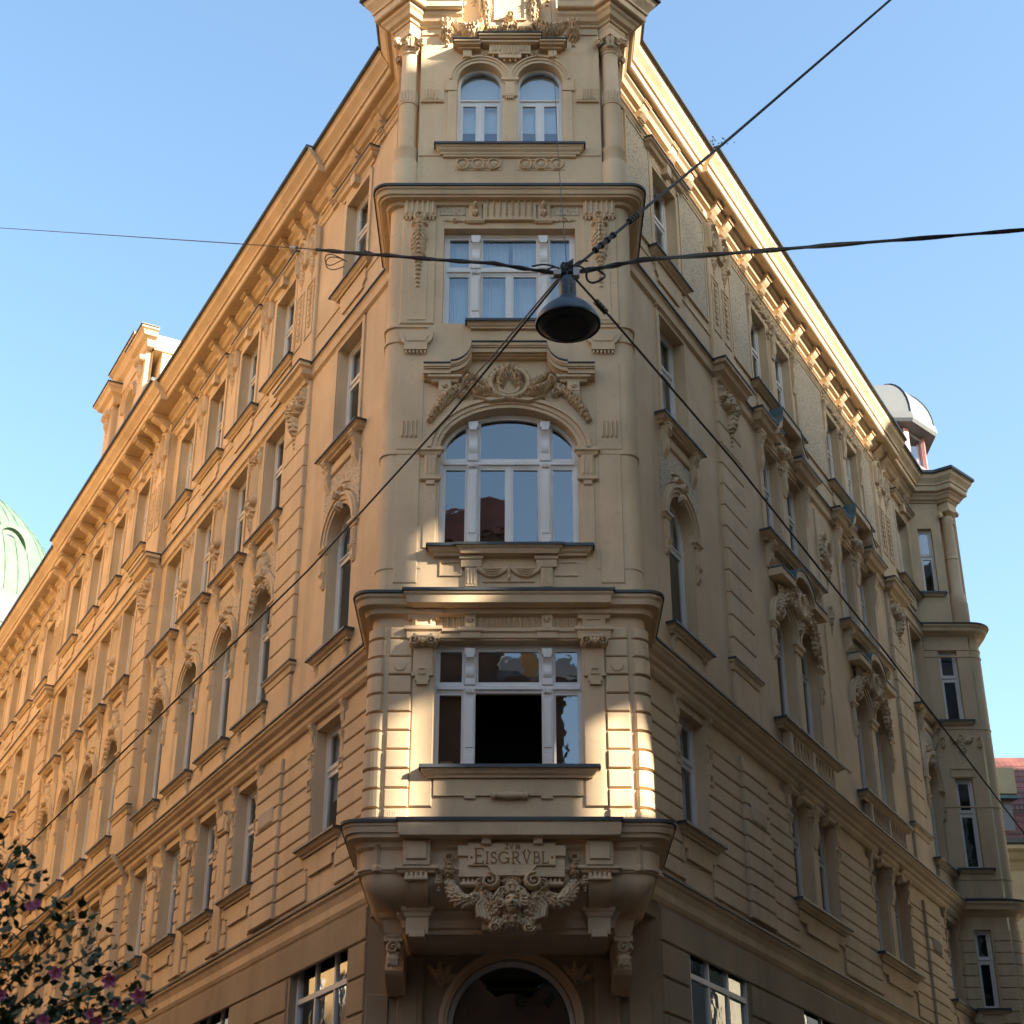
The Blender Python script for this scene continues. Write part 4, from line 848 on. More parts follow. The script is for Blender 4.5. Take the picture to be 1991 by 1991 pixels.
# three-light oriel windows
def trio(z0, ztr, zh, half, rise, openlow=False, curtain=None):
    win = put('window', None or MB().box(-half, -half + .06, -.05, .03, 0, zh - z0).box(half - .06, half, -.05, .03, 0, zh - z0).box(-half + .06, half - .06, -.05, .03, 0, .06).mesh('window'), 'white', FRONT, (0, FO - .2, z0), BLD, 'wide three-light window of the oriel')
    def part(name, mb, m='white'): return put(name, mb, m, FRONT, (0, FO - .2, z0), win)
    tr = ztr - z0; H = zh - z0
    part('transom', MB().prism([(-.05, tr - .07), (.02, tr - .07), (.03, tr - .03), (.06, tr - .02), (.06, tr + .03), (.03, tr + .06), (.02, tr + .07), (-.05, tr + .07)], -half + .06, half - .06))
    if rise: part('head', MB().band(arc(0, H, half, rise, 180, 0, 20), arc(0, H, half - .06, rise - .06, 180, 0, 20), -.05, .03))
    else: part('head', MB().box(-half + .06, half - .06, -.05, .03, H - .06, H))
    ztop = lambda x: H + (rise - .05) * math.sqrt(max(0, 1 - (x / half) ** 2)) if rise else H - .06
    for c in (-.565, .565):
        part('mullion', MB().block(c - .085, c + .085, .0, tr - .05, -.04, .11, .012).block(c - .07, c + .07, .05, .2, .1, .13, .01).block(c - .06, c + .06, .3, tr - .2, .1, .125, .01))
        t1 = ztop(c) - .02
        part('mullion', MB().block(c - .085, c + .085, tr + .04, t1, -.04, .08, .012).prism([(o, z + t1 - .12) for o, z in console_prof(t1 - tr - .2, .17)], c - .06, c + .06).block(c - .08, c + .08, t1 - .12, t1 - .01, .0, .14, .01))
        for k in (-1, 0, 1): part('gutta', MB().lathe([(.001, tr - .12), (.02, tr - .1), (.022, tr - .05), (.001, tr - .04)], c + k * .045, .13, 8))
    if not openlow: part('mullion', MB().box(-.03, .03, -.04, .03, .06, tr - .06))
    xs = [(-half + .06, -.65), (.65, half - .06)] + ([(-.48, -.03), (.03, .48)] if not openlow else [])
    for x0, x1 in xs:       # sash bars and panes below the transom
        t = .035; part('sash', MB().band([(x0, .06), (x1, .06), (x1, tr - .06), (x0, tr - .06)], [(x0 + t, .06 + t), (x1 - t, .06 + t), (x1 - t, tr - .06 - t), (x0 + t, tr - .06 - t)], -.04, .015, True))
        w, h = x1 - x0 - 2 * t + .02, tr - .12 - 2 * t + .02
        put('pane', MB().box(-w / 2, w / 2, -.016, -.010, -h / 2, h / 2), 'glassb', FRONT, ((x0 + x1) / 2, FO - .2, z0 + tr / 2), win, rot=Matrix.Rotation(rad(R.uniform(-.25, .25)), 4, 'X') @ Matrix.Rotation(rad(R.uniform(-.35, .35)), 4, 'Z'))
    for x0, x1 in ((-half + .06, -.65), (-.48, .48), (.65, half - .06)):
        t = .035; n = 8; xx = [x0 + (x1 - x0) * k / n for k in range(n + 1)]; top = [(x, ztop(x)) for x in xx]; xi = [x0 + t + (x1 - x0 - 2 * t) * k / n for k in range(n + 1)]; topi = [(x, max(tr + .14, ztop(x) - t - .01)) for x in xi]
        A = [(x0, tr + .07), (x1, tr + .07)] + top[::-1]; B = [(x0 + t, tr + .07 + t), (x1 - t, tr + .07 + t)] + topi[::-1]
        part('sash', MB().band(A, B, -.04, .015, True)); part('pane', MB().slab(B, -.016, -.010), 'glassb')
    part('interior', MB().add([(a, b, c) for b in (-.09, -2.2) for a, c in ((-half - .1, -.05), (half + .1, -.05), (half + .1, H + rise + .1), (-half - .1, H + rise + .1))], [(4, 5, 6, 7), (0, 1, 5, 4), (1, 2, 6, 5), (2, 3, 7, 6), (3, 0, 4, 7)]), 'black' if openlow else 'inside')
    if curtain:
        for x0, x1 in curtain: put('curtain', cached(('ocu', x1 - x0), lambda: curtain_mesh(x1 - x0, H).mesh('curtain', 60)), 'curtain', FRONT, ((x0 + x1) / 2, FO - .2, z0), win)
    return win
w1 = trio(8.88, 10.11, 10.80, 1.1, 0, True)
put('paper_box', MB().box(-.98, -.80, -.12, -.07, 0.02, .16), 'cardboard', FRONT, (0, FO - .2, 8.88), w1)
trio(12.3, 13.85, 14.0, 1.08, .76)
trio(16.38, 17.53, 18.30, 1.1, 0, False, [(-1.03, -.62), (-.47, -.02), (.05, .47), (.62, 1.03)])
sill(FRONT, .02, FO, 8.83, 2.18, .16, .14); sill(FRONT, .02, FO, 12.29, 2.16, .16, .14); sill(FRONT, 0, FO, 16.37, 1.14, .12, .12)
put('sill', MB().shelf(-.58, .6, [(.21, 12.285), (.21, 12.25), (.17, 12.22), (.14, 12.16)], FO), 'orn', parent=BLD); put('flashing', MB().shelf(-.58, .6, [(.23, 12.304), (.23, 12.265), (.212, 12.288)], FO), 'flash', parent=BLD)
# aprons of the first floor: stepped mould and a lying spindle
put('apron', MB().slab([(-1.05, 8.68), (1.05, 8.68), (1.05, 8.44), (.62, 8.44), (.62, 8.40), (.46, 8.40), (.46, 8.44), (-.46, 8.44), (-.46, 8.40), (-.62, 8.40), (-.62, 8.44), (-1.05, 8.44)], -.01, .035), 'stucco', FRONT, (0, FO, 0), BLD)
put('spindle', MB().lathe([(.03, -.26), (.055, -.25), (.055, -.2), (.035, -.18), (.05, -.08), (.055, 0), (.05, .08), (.035, .18), (.055, .2), (.055, .25), (.03, .26)], 0, 0, 14).mesh('spindle', 40), 'orn', FRONT, (.02, FO + .05, 8.44), BLD, rot=Matrix.Rotation(rad(90), 4, 'Y'))
# second floor details
for s in (-1, 1):
    panel(FRONT, *sorted((s * 1.38, s * 1.74)), 11.72, 13.93, FO, .018, BLD)
    panel(FRONT, *sorted((s * 1.36, s * 1.76)), 14.02, 15.6, FO, .012, BLD)
    fl = cached('fl2', lambda: relief([stroke([(-.105 + .07 * k, 14.25), (-.105 + .07 * k, 14.52)], .022, .022, .028) for k in range(4)], -.16, .16, 14.2, 14.58, .010, 'flutes'))
    put('flutes', fl, 'orn', FRONT, (s * 1.57, FO + .010, 0), BLD)
    put('impost', MB().shelf(s * 1.215 - .1, s * 1.215 + .1, [(.1, 14.02), (.1, 13.97), (.07, 13.95), (.05, 13.9), (.03, 13.89)]).block(s * 1.215 - .1, s * 1.215 + .1, 13.52, 13.9, -.01, .055, .015).shelf(s * 1.215 - .09, s * 1.215 + .09, [(.07, 13.52), (.07, 13.47), (.04, 13.45)]).block(s * 1.215 - .07, s * 1.215 + .07, 13.38, 13.46, -.01, .05, .012), 'orn', FRONT, (0, FO, 0), BLD)
    for k in range(3): put('flutes', MB().block(s * 1.215 - .06 + .06 * k - .016, s * 1.215 - .06 + .06 * k + .016, 13.56, 13.86, .04, .07, .01), 'orn', FRONT, (0, FO, 0), BLD)
    put('pilaster', MB().block(s * 1.215 - .1, s * 1.215 + .1, 12.3, 13.38, -.01, .02, .01), 'stucco', FRONT, (0, FO, 0), BLD)
    # pediment consoles
    c = s * 1.02
    put('console', MB().shelf(c - .1, c + .1, [(.17, 15.30), (.17, 15.26), (.12, 15.24), (.11, 15.2)]).block(c - .1, c + .1, 15.02, 15.22, -.01, .12, .012).prism([(0, 15.03), (.12, 15.02), (.10, 14.95), (.06, 14.91), (.05, 14.88), (0, 14.88)], c - .1, c + .1), 'orn', FRONT, (0, FO, 0), BLD)
    put('rosette', cached('smallros', lambda: None), 'orn', FRONT, (c, FO + .115, 15.12), BLD)
    for k in (-1, 0, 1): put('gutta', cached('gut2', lambda: MB().lathe([(.001, 0), (.018, .02), (.02, .06), (.001, .065)], 0, 0, 8).mesh('gutta')), 'orn', FRONT, (c + k * .05, FO + .03, 14.82), BLD)
    # apron blocks
    c = s * .565
    put('pilaster', MB().block(c - .09, c + .09, 11.64, 11.96, -.01, .06, .012).shelf(c - .09, c + .09, [(.09, 12.14), (.09, 12.10), (.065, 12.08), (.06, 11.97)]), 'orn', FRONT, (0, FO, 0), BLD)
    for k in range(3): put('flutes', MB().block(c - .05 + .05 * k - .013, c - .05 + .05 * k + .013, 11.68, 11.93, .05, .072, .008), 'orn', FRONT, (0, FO, 0), BLD)
    hollow(FRONT, *sorted((s * .70, s * 1.04)), 11.84, 12.08, .022, FO, .022, BLD)
mb = MB()
for r0, r1, d in ((0, .06, .04), (.06, .13, .065), (.13, .19, .10), (.19, .215, .06)):
    mb.band(arc(0, 14.0, 1.08 + r1, .76 + r1, 180, 0, 32), arc(0, 14.0, 1.08 + r0, .76 + r0, 180, 0, 32), -.01, d)
put('archivolt', mb, 'orn', FRONT, (0, FO, 0), BLD)
def ped(dz): return [(-1.37, 15.46 + dz), (-.92, 15.46 + dz), (-.92, 15.5 + dz)] + arc(-.92, 15.83, .33, .33, -90, 0, 7)[1:-1] and [(-1.36 , 15.46 + dz), (-.93, 15.46 + dz)] + [(-.93 + .33 * sin(PI / 2 * k / 7), 15.86 - .36 * cos(PI / 2 * k / 7) + dz) for k in range(8)] + [(.93 - .33 * sin(PI / 2 * k / 7), 15.86 - .36 * cos(PI / 2 * k / 7) + dz) for k in range(7, -1, -1)] + [(.93, 15.46 + dz), (1.36, 15.46 + dz)]
put('pediment', MB().band(ped(0), ped(-.05), -.01, .24).band(ped(-.05), ped(-.075), -.01, .22).band(ped(-.075), ped(-.15), -.01, .19).band(ped(-.15), ped(-.175), -.01, .13).band(ped(-.175), ped(-.20), -.01, .08), 'orn', FRONT, (0, FO, 0), BLD)
put('flashing', MB().band(ped(.022), ped(.003), -.01, .262), 'flash', FRONT, (0, FO, 0), BLD)
def wreath():
    rn = rndm(90); c = .0; P = [oval(c, 15.18, .30, .27, .05, .09), boss(c, 15.15, .25, .2, .05), boss(c, 15.49, .05, .05, .13)]
    for k in range(26):
        a = 2 * PI * k / 26; P += [leaf(c + .30 * cos(a), 15.18 + .27 * sin(a), math.degrees(a) + 90 + d, .11, .06, .11) for d in (-28, 28)]
    for s in (-1, 1):
        P += swag((s * .01, 15.46), (s * .16, 15.06), -.06, 7, .12, .085, .13, rn) + swag((s * .16, 15.08), (s * .66, 15.22), .12, 10, .10, .075, .12, rn)
        P += [boss(s * .66, 15.26, .055, .055, .13)] + swag((s * .70, 15.18), (s * 1.26, 14.52), -.12, 13, .10, .07, .08, rn)
        P += scroll(s * .74, 15.02, .075, 1.4, 0, s, .3, .06) + scroll(s * .82, 15.10, .06, 1.4, 2, -s, .3, .06)
        for k in range(4): P.append(leaf(s * (.18 + .10 * k), 14.93 + .01 * k, 90 - s * (66 - 10 * k), .26, .10, .09))
        for k in range(4): P.append(leaf(s * (.34 + .05 * k), 15.12 + .05 * k, 90 - s * (20 + 8 * k), .24, .08, .08))
        P += [stroke([(s * .05, 14.88), (s * .3, 14.84), (s * .55, 14.92)], .035, .02, .08), boss(s * .16, 14.95, .04, .04, .1)]
    P += [stroke(arc(c, 15.08, .16, .13, 190, 350, 10), .04, .04, .1)]
    return relief(P, -1.36, 1.36, 14.42, 15.62, .0105, 'wreath')
put('wreath', wreath(), 'orn', FRONT, (0, FO + .03, 0), BLD, 'carved laurel wreath with leaf festoons under the pediment')
put('festoon', relief([stroke([(x, 11.98 - d * (1 - ((abs(x) - .25) / .25) ** 2)) for x in np.linspace(s * .02, s * .47, 12)], .018, .018, .04) for s in (-1, 1) for d in (.04, .08, .12, .16)] + [boss(0, 11.8, .03, .06, .05), stroke([(0, 12.0), (0, 11.8)], .03, .02, .045), stroke([(-.38, 11.74), (.38, 11.74)], .012, .012, .02)], -.5, .5, 11.68, 12.06, .010, 'festoon'), 'orn', FRONT, (0, FO, 0), BLD)
# ledges that run round the oriel body
for z, d in ((13.97, .02), (16.33, .03), (16.05, .02), (12.0, .012)):
    both('moulding', sweep(lambda f: opath(f, x1=1.33), [(0, z), (d, z - .004), (d, z - .035), (0, z - .05)]), 'orn')
# third floor
for s in (-1, 1):
    c = s * 1.51
    panel(FRONT, c - .285, c + .285, 16.36, 18.48, FO, .03, BLD, 'stucco', 'pilaster'); panel(FRONT, c - .16, c + .16, 16.42, 18.44, FO + .026, .016, BLD, 'stucco', 'pilaster')
    put('capital', MB().shelf(c - .27, c + .27, [(.14, 18.90), (.14, 18.86), (.10, 18.84), (.08, 18.80), (.07, 18.8)]).block(c - .27, c + .27, 18.50, 18.81, -.01, .075, .012), 'orn', FRONT, (0, FO, 0), BLD)
    put('flutes', cached('fl3', lambda: relief([stroke([(-.22 + .088 * k, 18.80), (-.22 + .088 * k, 18.56 if k in (0, 1, 4, 5) else 18.50)], .028, .028, .028) for k in range(6)], -.28, .28, 18.44, 18.84, .010, 'flutes')), 'orn', FRONT, (c, FO + .07, 0), BLD)
    for k in (-.225, -.165, .165, .225): put('gutta', cached('gut2', lambda: None), 'orn', FRONT, (c + k, FO + .06, 18.43), BLD)
    put('garland', cached('drop3', lambda: relief(drop(0, 18.52, 1.50, .30, .09, rndm(4), 16) + [stroke([(-.11, 18.34), (.11, 18.34)], .03, .03, .07)], -.24, .24, 16.95, 18.58, .0105, 'garland')), 'orn', FRONT, (c, FO + .04, 0), BLD)
    put('console', MB().slab([(c - .28, 16.20), (c + .28, 16.20), (c + .27, 16.06), (c + .22, 15.98), (c + .19, 15.96), (c + .18, 15.84), (c - .18, 15.84), (c - .19, 15.96), (c - .22, 15.98), (c - .27, 16.06)], -.01, .07), 'orn', FRONT, (0, FO, 0), BLD)
    put('moulding', MB().slab([(c - .18, 16.1), (c - .13, 16.02), (c + .13, 16.02), (c + .18, 16.1), (c + .2, 16.1), (c + .15, 15.995), (c - .15, 15.995), (c - .2, 16.1)], .06, .085), 'orn', FRONT, (0, FO, 0), BLD)
    for k in range(6): put('gutta', cached('gut2', lambda: None), 'orn', FRONT, (c - .15 + .06 * k, FO + .04, 15.77), BLD)
    put('mask', cached('herm', lambda: relief([boss(0, 18.72, .05, .07, .09), boss(0, 18.84, .06, .03, .07), leaf(0, 18.66, -90, .17, .09, .06), leaf(0, 18.66, -70, .15, .07, .05), leaf(0, 18.66, -110, .15, .07, .05), boss(0, 18.715, .015, .03, .105)], -.12, .12, 18.45, 18.9, .010, 'mask')), 'orn', FRONT, (s * .575, FO + .05, 0), BLD)
    panel(FRONT, *sorted((s * .47, s * .69)), 18.45, 18.82, FO, .055, BLD); put('ledge', MB().shelf(s * .58 - .1, s * .58 + .1, [(.07, 18.45), (.07, 18.42), (.04, 18.39)]), 'orn', FRONT, (0, FO, 0), BLD)
    put('panel', MB().block(*sorted((s * .74, s * 1.18)), 18.56, 18.80, -.01, .015, .01), 'pebble', FRONT, (0, FO, 0), BLD)
    put('acanthus_leaf', cached('ac3' + str(s), lambda: relief([leaf(0, 18.45, 90 - s * (60 + 14 * k), .2, .07, .03) for k in range(3)] + scroll(s * .2, 18.46, .05, 1.3, 0, s, .34, .035) + [leaf(s * .22, 18.45, 90 - s * 85, .2, .06, .025)], -.5, .5, 18.38, 18.62, .010, 'acanthus_leaf')), 'orn', FRONT, (s * .72, FO, 0), BLD)
put('sign_panel', MB().block(-.45, .45, 18.43, 18.84, -.01, .075, .012), 'stucco', FRONT, (0, FO, 0), BLD)
put('beading', relief([boss(-.37 + .1057 * k, 18.53 + .052 * j, .02, .028 if j % 2 else .018, .035) for k in range(8) for j in range(6)] + [stroke([(-.37 + .1057 * k, 18.5), (-.37 + .1057 * k, 18.8)], .03, .03, .012) for k in range(8)], -.44, .44, 18.46, 18.83, .0095, 'beading'), 'orn', FRONT, (0, FO + .072, 0), BLD)
# cornice above the third floor
put('cornice', sweep(opath, [(0, 19.12), (.27, 19.01), (.27, 18.95), (.24, 18.93), (.22, 18.86), (.19, 18.85), (.18, 18.82), (.08, 18.80), (.06, 18.75), (0, 18.73)]), 'orn', parent=BLD)
put('flashing', sweep(opath, [(0, 19.13), (.30, 19.026), (.30, 18.98), (.274, 18.98), (.274, 19.013), (0, 19.122)]), 'flash', parent=BLD)

# fourth floor with corner columns
XW = 1.567
mb = MB(); wall_band(mb, -XW, XW, 18.9, 23.3, FO, [(-.527, .80, 20.02, 21.55, .40), (.527, .80, 20.02, 21.55, .40)], .22); put('wall', mb, 'stucco', parent=BLD)
both('wall', MB().box(-XW - .02, -XW + .0, 1.1, FO - .003, 18.9, 23.3).box(-2.0, -XW, 1.0, 1.22, 18.9, 23.3).box(-2.0, -1.9, -.4, 1.2, 18.9, 23.3), 'stucco')
for s in (-1, 1):
    window(FRONT, s * .527, FO - .18, 20.03, .80, 1.52, .40, 1.18, 1, ('blind', .70), .05, 'glassb')
    put('archivolt', cached('av4', lambda: (lambda m: [m.band(arc(0, 0, .40 + b, .40 + b, 180, 0, 22), arc(0, 0, .40 + a, .40 + a, 180, 0, 22), -.01, d) for a, b, d in ((.0, .06, .03), (.06, .11, .05), (.11, .14, .075))] and m)(MB()).mesh('archivolt')), 'orn', FRONT, (s * .527, FO, 21.55), BLD)
    put('architrave', MB().block(*sorted((s * .93, s * 1.10)), 20.02, 21.3, -.01, .03, .01), 'stucco', FRONT, (0, FO, 0), BLD)
    put('architrave', MB().block(*sorted((s * .93, s * 1.14)), 21.3, 21.56, -.01, .045, .01), 'stucco', FRONT, (0, FO, 0), BLD)
    panel(FRONT, *sorted((s * 1.16, s * XW)), 21.08, 21.36, FO, .03, BLD)
    put('flutes', cached('fl4', lambda: relief([stroke([(-.09 + .06 * k, 21.12), (-.09 + .06 * k, 21.32)], .018, .018, .022) for k in range(4)], -.14, .14, 21.08, 21.36, .010, 'flutes')), 'orn', FRONT, (s * 1.38, FO + .028, 0), BLD)
    put('moulding', MB().block(*sorted((s * 1.16, s * XW)), 21.04, 21.075, -.01, .045, .01), 'orn', FRONT, (0, FO, 0), BLD)
    def ros():
        P = []
        for k in range(3):
            x = -.27 + .27 * k; P += [oval(x, 19.66, .105, .105, .018, .03), boss(x, 19.66, .03, .03, .03)] + [leaf(x, 19.66, a, .075, .04, .022) for a in range(0, 360, 40)]
            if k < 2: P += [stroke(arc(x + .135, 19.80, .09, .06, 200, 340, 8), .014, .014, .022), stroke(arc(x + .135, 19.52, .09, .06, 160, 20, 8), .014, .014, .022)]
        return relief(P, -.44, .44, 19.52, 19.8, .0095, 'rosette_panel')
    put('rosette_panel', cached('ros4', ros), 'orn', FRONT, (s * .54, FO + .008, 0), BLD); panel(FRONT, s * .54 - .41, s * .54 + .41, 19.53, 19.79, FO, .012, BLD)
    # column: drum, rings, fluted neck, Ionic capital turned to the diagonal
    c = s * 1.795; co = 1.52
    put('column', MB().lathe([(.24, 18.95), (.24, 19.70), (.23, 19.72), (.225, 19.73), (.20, 19.74), (.20, 19.96), (.215, 19.99), (.215, 20.03), (.165, 20.05), (.165, 21.02), (.18, 21.03), (.18, 21.06), (.165, 21.07), (.165, 21.32), (.150, 21.34), (.142, 22.20), (.16, 22.215), (.16, 22.25), (.14, 22.26), (.14, 22.4)], c, co, 28).mesh('column', 40), 'stucco', FRONT, (0, 0, 0), BLD)
    mb = MB()
    for k in range(16):
        a = 2 * PI * k / 16; mb.tube([(c + .163 * cos(a), co + .163 * sin(a), z) for z in (21.08, 21.31)], .020, 6)
    put('flutes', mb, 'orn', FRONT, (0, 0, 0), BLD, kind='stuff')
    mb = MB()
    mb.lathe([(.16, 22.26), (.20, 22.32), (.19, 22.38), (.14, 22.4)], c, co, 20)
    dirs = [(0, 1), (s, 0), (0, -1), (-s, 0)]
    for k, (du, do) in enumerate([(.72, .72), (-.72, .72), (.72, -.72), (-.72, -.72)]):
        bu, bo = c + du * .29, co + do * .29        # diagonal volutes
        pu, po = -do, du
        for q in (-.03, 0, .03): mb.tube([(bu + q * pu + .075 * (1 - t / 9) * cos(t) * du, bo + q * po + .075 * (1 - t / 9) * cos(t) * do, 22.38 + .085 * (1 - t / 9) * sin(t)) for t in np.linspace(-1, 7.5, 18)], .022, 5)
        mb.tube([(c + du * .06, co + do * .06, 22.50), (c + du * .18, co + do * .18, 22.47), (bu, bo, 22.46)], .04, 6)
    for a in range(6): mb.tube([(c + .05 * cos(a), co + .20 + .02 * sin(a), 22.30), (c + .06 * cos(a * 1.1), co + .25, 22.42), (c + .02 * cos(a), co + .27, 22.56)], .022, 5)
    mb.lathe([(.31, 22.49), (.33, 22.50), (.33, 22.56), (.30, 22.57)], c, co, 4)
    put('capital', mb.mesh('capital', 40), 'orn', FRONT, (0, 0, 0), BLD)
    put('pedestal', MB().lathe([(.29, 22.57), (.29, 22.70), (.30, 22.705), (.30, 23.1)], c, co, 4).mesh('pedestal'), 'stucco', FRONT, (0, 0, 0), BLD)
put('mullion', MB().block(-.127, .127, 20.02, 21.5, -.1, .028, .01), 'stucco', FRONT, (0, FO, 0), BLD)
put('capital', MB().shelf(-.09, .09, [(.07, 21.56), (.07, 21.52), (.04, 21.5), (.03, 21.47)]).block(-.085, .085, 21.18, 21.47, .02, .065, .01).shelf(-.075, .075, [(.06, 21.19), (.06, 21.16), (.04, 21.14)]), 'orn', FRONT, (0, FO + .01, 0), BLD)
for k in range(4): put('gutta', cached('gut2', lambda: None), 'orn', FRONT, (-.06 + .04 * k, FO + .05, 21.09), BLD)
sill(FRONT, 0, FO, 20.02, 2.28, .14, .17)
put('apron', MB().block(-1.15, 1.15, 19.80, 19.87, -.01, .05, .012), 'orn', FRONT, (0, FO, 0), BLD)
put('moulding', MB().prism([(0, 19.88), (.02, 19.875), (.02, 19.85), (0, 19.84)], -XW, -1.17), 'orn', FRONT, (0, FO, 0), BLD); put('moulding', MB().prism([(0, 19.88), (.02, 19.875), (.02, 19.85), (0, 19.84)], 1.17, XW), 'orn', FRONT, (0, FO, 0), BLD)
# hood over the paired arches and its fluted tablet
def hd(dz): return [(-.98, 22.30 + dz), (-.56, 22.30 + dz), (-.56, 22.44 + dz), (.56, 22.44 + dz), (.56, 22.30 + dz), (.98, 22.30 + dz)]
for a, b, d in ((.0, -.04, .24), (-.04, -.08, .20), (-.08, -.12, .13)):
    for x0, x1, z in ((-1.0 + abs(a), -.53, 22.32), (-.56, .56, 22.46), (.53, 1.0 - abs(a), 22.32)):
        put('hood', MB().box(x0, x1, -.01, d + (.005 if z > 22.4 else 0), z + b, z + a - .001), 'orn', FRONT, (0, FO, 0), BLD)
for x0, x1, z in ((-1.02, -.55, 22.322), (-.58, .58, 22.462), (.55, 1.02, 22.322)): put('flashing', MB().box(x0, x1, 0, .262 + (.004 if z > 22.4 else 0), z, z + .018), 'flash', FRONT, (0, FO, 0), BLD)
put('tablet', MB().slab([(-.37, 22.34), (.37, 22.34), (.37, 22.10), (.2, 22.10), (.2, 22.0), (-.2, 22.0), (-.2, 22.10), (-.37, 22.10)], -.01, .11).shelf(-.34, .34, [(.17, 22.36), (.17, 22.32), (.12, 22.30)]), 'stucco', FRONT, (0, FO, 0), BLD)
put('flutes', relief([stroke([(-.3 + .055 * k, 22.28), (-.3 + .055 * k, 22.16 if abs(k - 5.5) > 3 else 22.09)], .016, .016, .022) for k in range(12)], -.36, .36, 22.05, 22.31, .0095, 'flutes'), 'orn', FRONT, (0, FO + .107, 0), BLD)
for k in range(7): put('gutta', cached('gut2', lambda: None), 'orn', FRONT, (-.3 + .1 * k, FO + .06, 22.045 if abs(k - 3) > 1 else 21.945), BLD)
for s in (-1, 1):
    put('console', MB().block(s * .76 - .08, s * .76 + .08, 22.02, 22.20, -.01, .10, .012), 'orn', FRONT, (0, FO, 0), BLD); put('boss', MB().lathe([(.07, 0), (.065, .03), (.001, .035)], 0, 0, 16).mesh('boss'), 'orn', FRONT, (s * .76, FO + .09, 22.08), BLD, rot=Matrix.Rotation(rad(90), 4, 'X'))
    put('acanthus_leaf', cached('ac4' + str(s), lambda: relief(scroll(0, 22.12, .07, 1.4, 0, -s, .34, .06) + [leaf(s * .05, 22.08, 90 - s * 80, .2, .06, .04), leaf(s * .02, 22.15, 90 - s * 20, .1, .05, .05)], -.3, .3, 22.0, 22.3, .010, 'acanthus_leaf')), 'orn', FRONT, (s * .45, FO, 0), BLD)
# broken main cornice of the corner turret with the crowning cartouche
TP = [(-2.0, -.3), (-2.0, 1.41), (-2.09, 1.52), (-1.795, 1.815), (-1.63, 1.65), (-.86, 1.65)]
K = .74
cp = [(o * K, z + .006) for o, z in cornice_prof(.62)]
both('cornice', sweep(lambda f: mitre(TP, f), cp), 'orn')
both('gutter', sweep(lambda f: mitre(TP, f), [(.3, 23.612), (.50, 23.612), (.51, 23.527), (.48, 23.507), (.462, 23.507), (.462, 23.571), (.3, 23.571)]), 'flash')
put('wall', MB().box(-1.95, 1.95, -1, FO - .25, 23.3, 25.6), 'stucco', FRONT, (0, 0, 0), BLD); put('wall', MB().box(-.84, .84, FO - .3, FO - .003, 23.29, 24.9), 'stucco', FRONT, (0, 0, 0), BLD)
both('moulding', MB().box(-XW, -.98, FO, FO + .03, 22.62, 22.66), 'orn')
panel(FRONT, -.40, .40, 22.72, 24.4, FO, .12, BLD, 'orn', 'cartouche'); hollow(FRONT, -.29, .29, 22.86, 24.3, .035, FO + .115, .04, BLD)
def topc():
    rn = rndm(101); P = []
    for s in (-1, 1):
        P += scroll(s * .09, 22.74, .08, 1.5, PI / 2, s, .36, .13) + [leaf(s * .12, 22.70, 90 - s * 100, .24, .09, .1)]
        P += swag((s * .48, 23.9), (s * .40, 22.85), .04, 14, .15, .12, .14, rn) + swag((s * .42, 23.0), (s * .95, 22.84), .22, 14, .14, .12, .13, rn) + drop(s * 1.14, 22.92, .62, .30, .15, rn)
        P += [boss(s * 1.14, 22.9, .06, .06, .12)] + scroll(s * .98, 22.86, .07, 1.4, 0, s, .36, .09) + [boss(s * (.25 + .05 * k), 22.69, .026, .035, .11) for k in range(4)]
        P += drop(s * .68, 24.2, .9, .26, .1, rn)
    P += [leaf(0, 22.72, -90 + a, .17, .09, .12) for a in (-50, -20, 20, 50)] + [oval(0, 22.93, .07, .06, .02, .16), boss(0, 22.93, .05, .05, .17)]
    return relief(P, -1.4, 1.4, 22.3, 24.3, .0125, 'festoon')
put('festoon', topc(), 'orn', FRONT, (0, FO, 0), BLD, 'heavy fruit and leaf festoons framing the crowning tablet')

# corner ground floor under the oriel: recessed arched entrance
GY = -.25
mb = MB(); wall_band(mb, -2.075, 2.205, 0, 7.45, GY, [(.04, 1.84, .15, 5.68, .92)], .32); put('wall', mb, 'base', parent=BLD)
mb = MB()
for r0, r1, d in ((0, .05, .03), (.05, .12, .06)): mb.band(arc(.04, 5.68, .92 + r1, .92 + r1, 180, 0, 28), arc(.04, 5.68, .92 + r0, .92 + r0, 180, 0, 28), -.01, d)
put('archivolt', mb, 'orn', FRONT, (0, GY, 0), BLD)
for s in (-1, 1):
    for k in range(11):
        z = .5 + .51 * k
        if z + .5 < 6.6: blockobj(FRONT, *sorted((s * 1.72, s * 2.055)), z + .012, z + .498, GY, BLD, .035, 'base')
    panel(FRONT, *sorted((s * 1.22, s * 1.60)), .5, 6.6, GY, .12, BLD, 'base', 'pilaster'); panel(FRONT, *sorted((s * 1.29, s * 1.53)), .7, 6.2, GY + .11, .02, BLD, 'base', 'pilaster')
    put('acanthus_leaf', cached('spand', lambda: relief([leaf(0, 0, a, .3, .1, .04) for a in (60, 95, 130, 20)] + scroll(.02, .0, .07, 1.4, 0, 1, .34, .05), -.35, .35, -.1, .35, .012, 'acanthus_leaf')), 'orn', FRONT, (s * .98, GY, 6.28), BLD)
dr = put('entrance', MB().band(arc(.04, 5.68, .92, .92, 180, 0, 28), arc(.04, 5.68, .85, .85, 180, 0, 28), -.05, .05).box(-.88, -.81, -.05, .05, .15, 5.68).box(.89, .96, -.05, .05, .15, 5.68).box(-.81, .89, -.04, .04, 5.55, 5.62), 'white', FRONT, (0, GY - .22, 0), BLD)
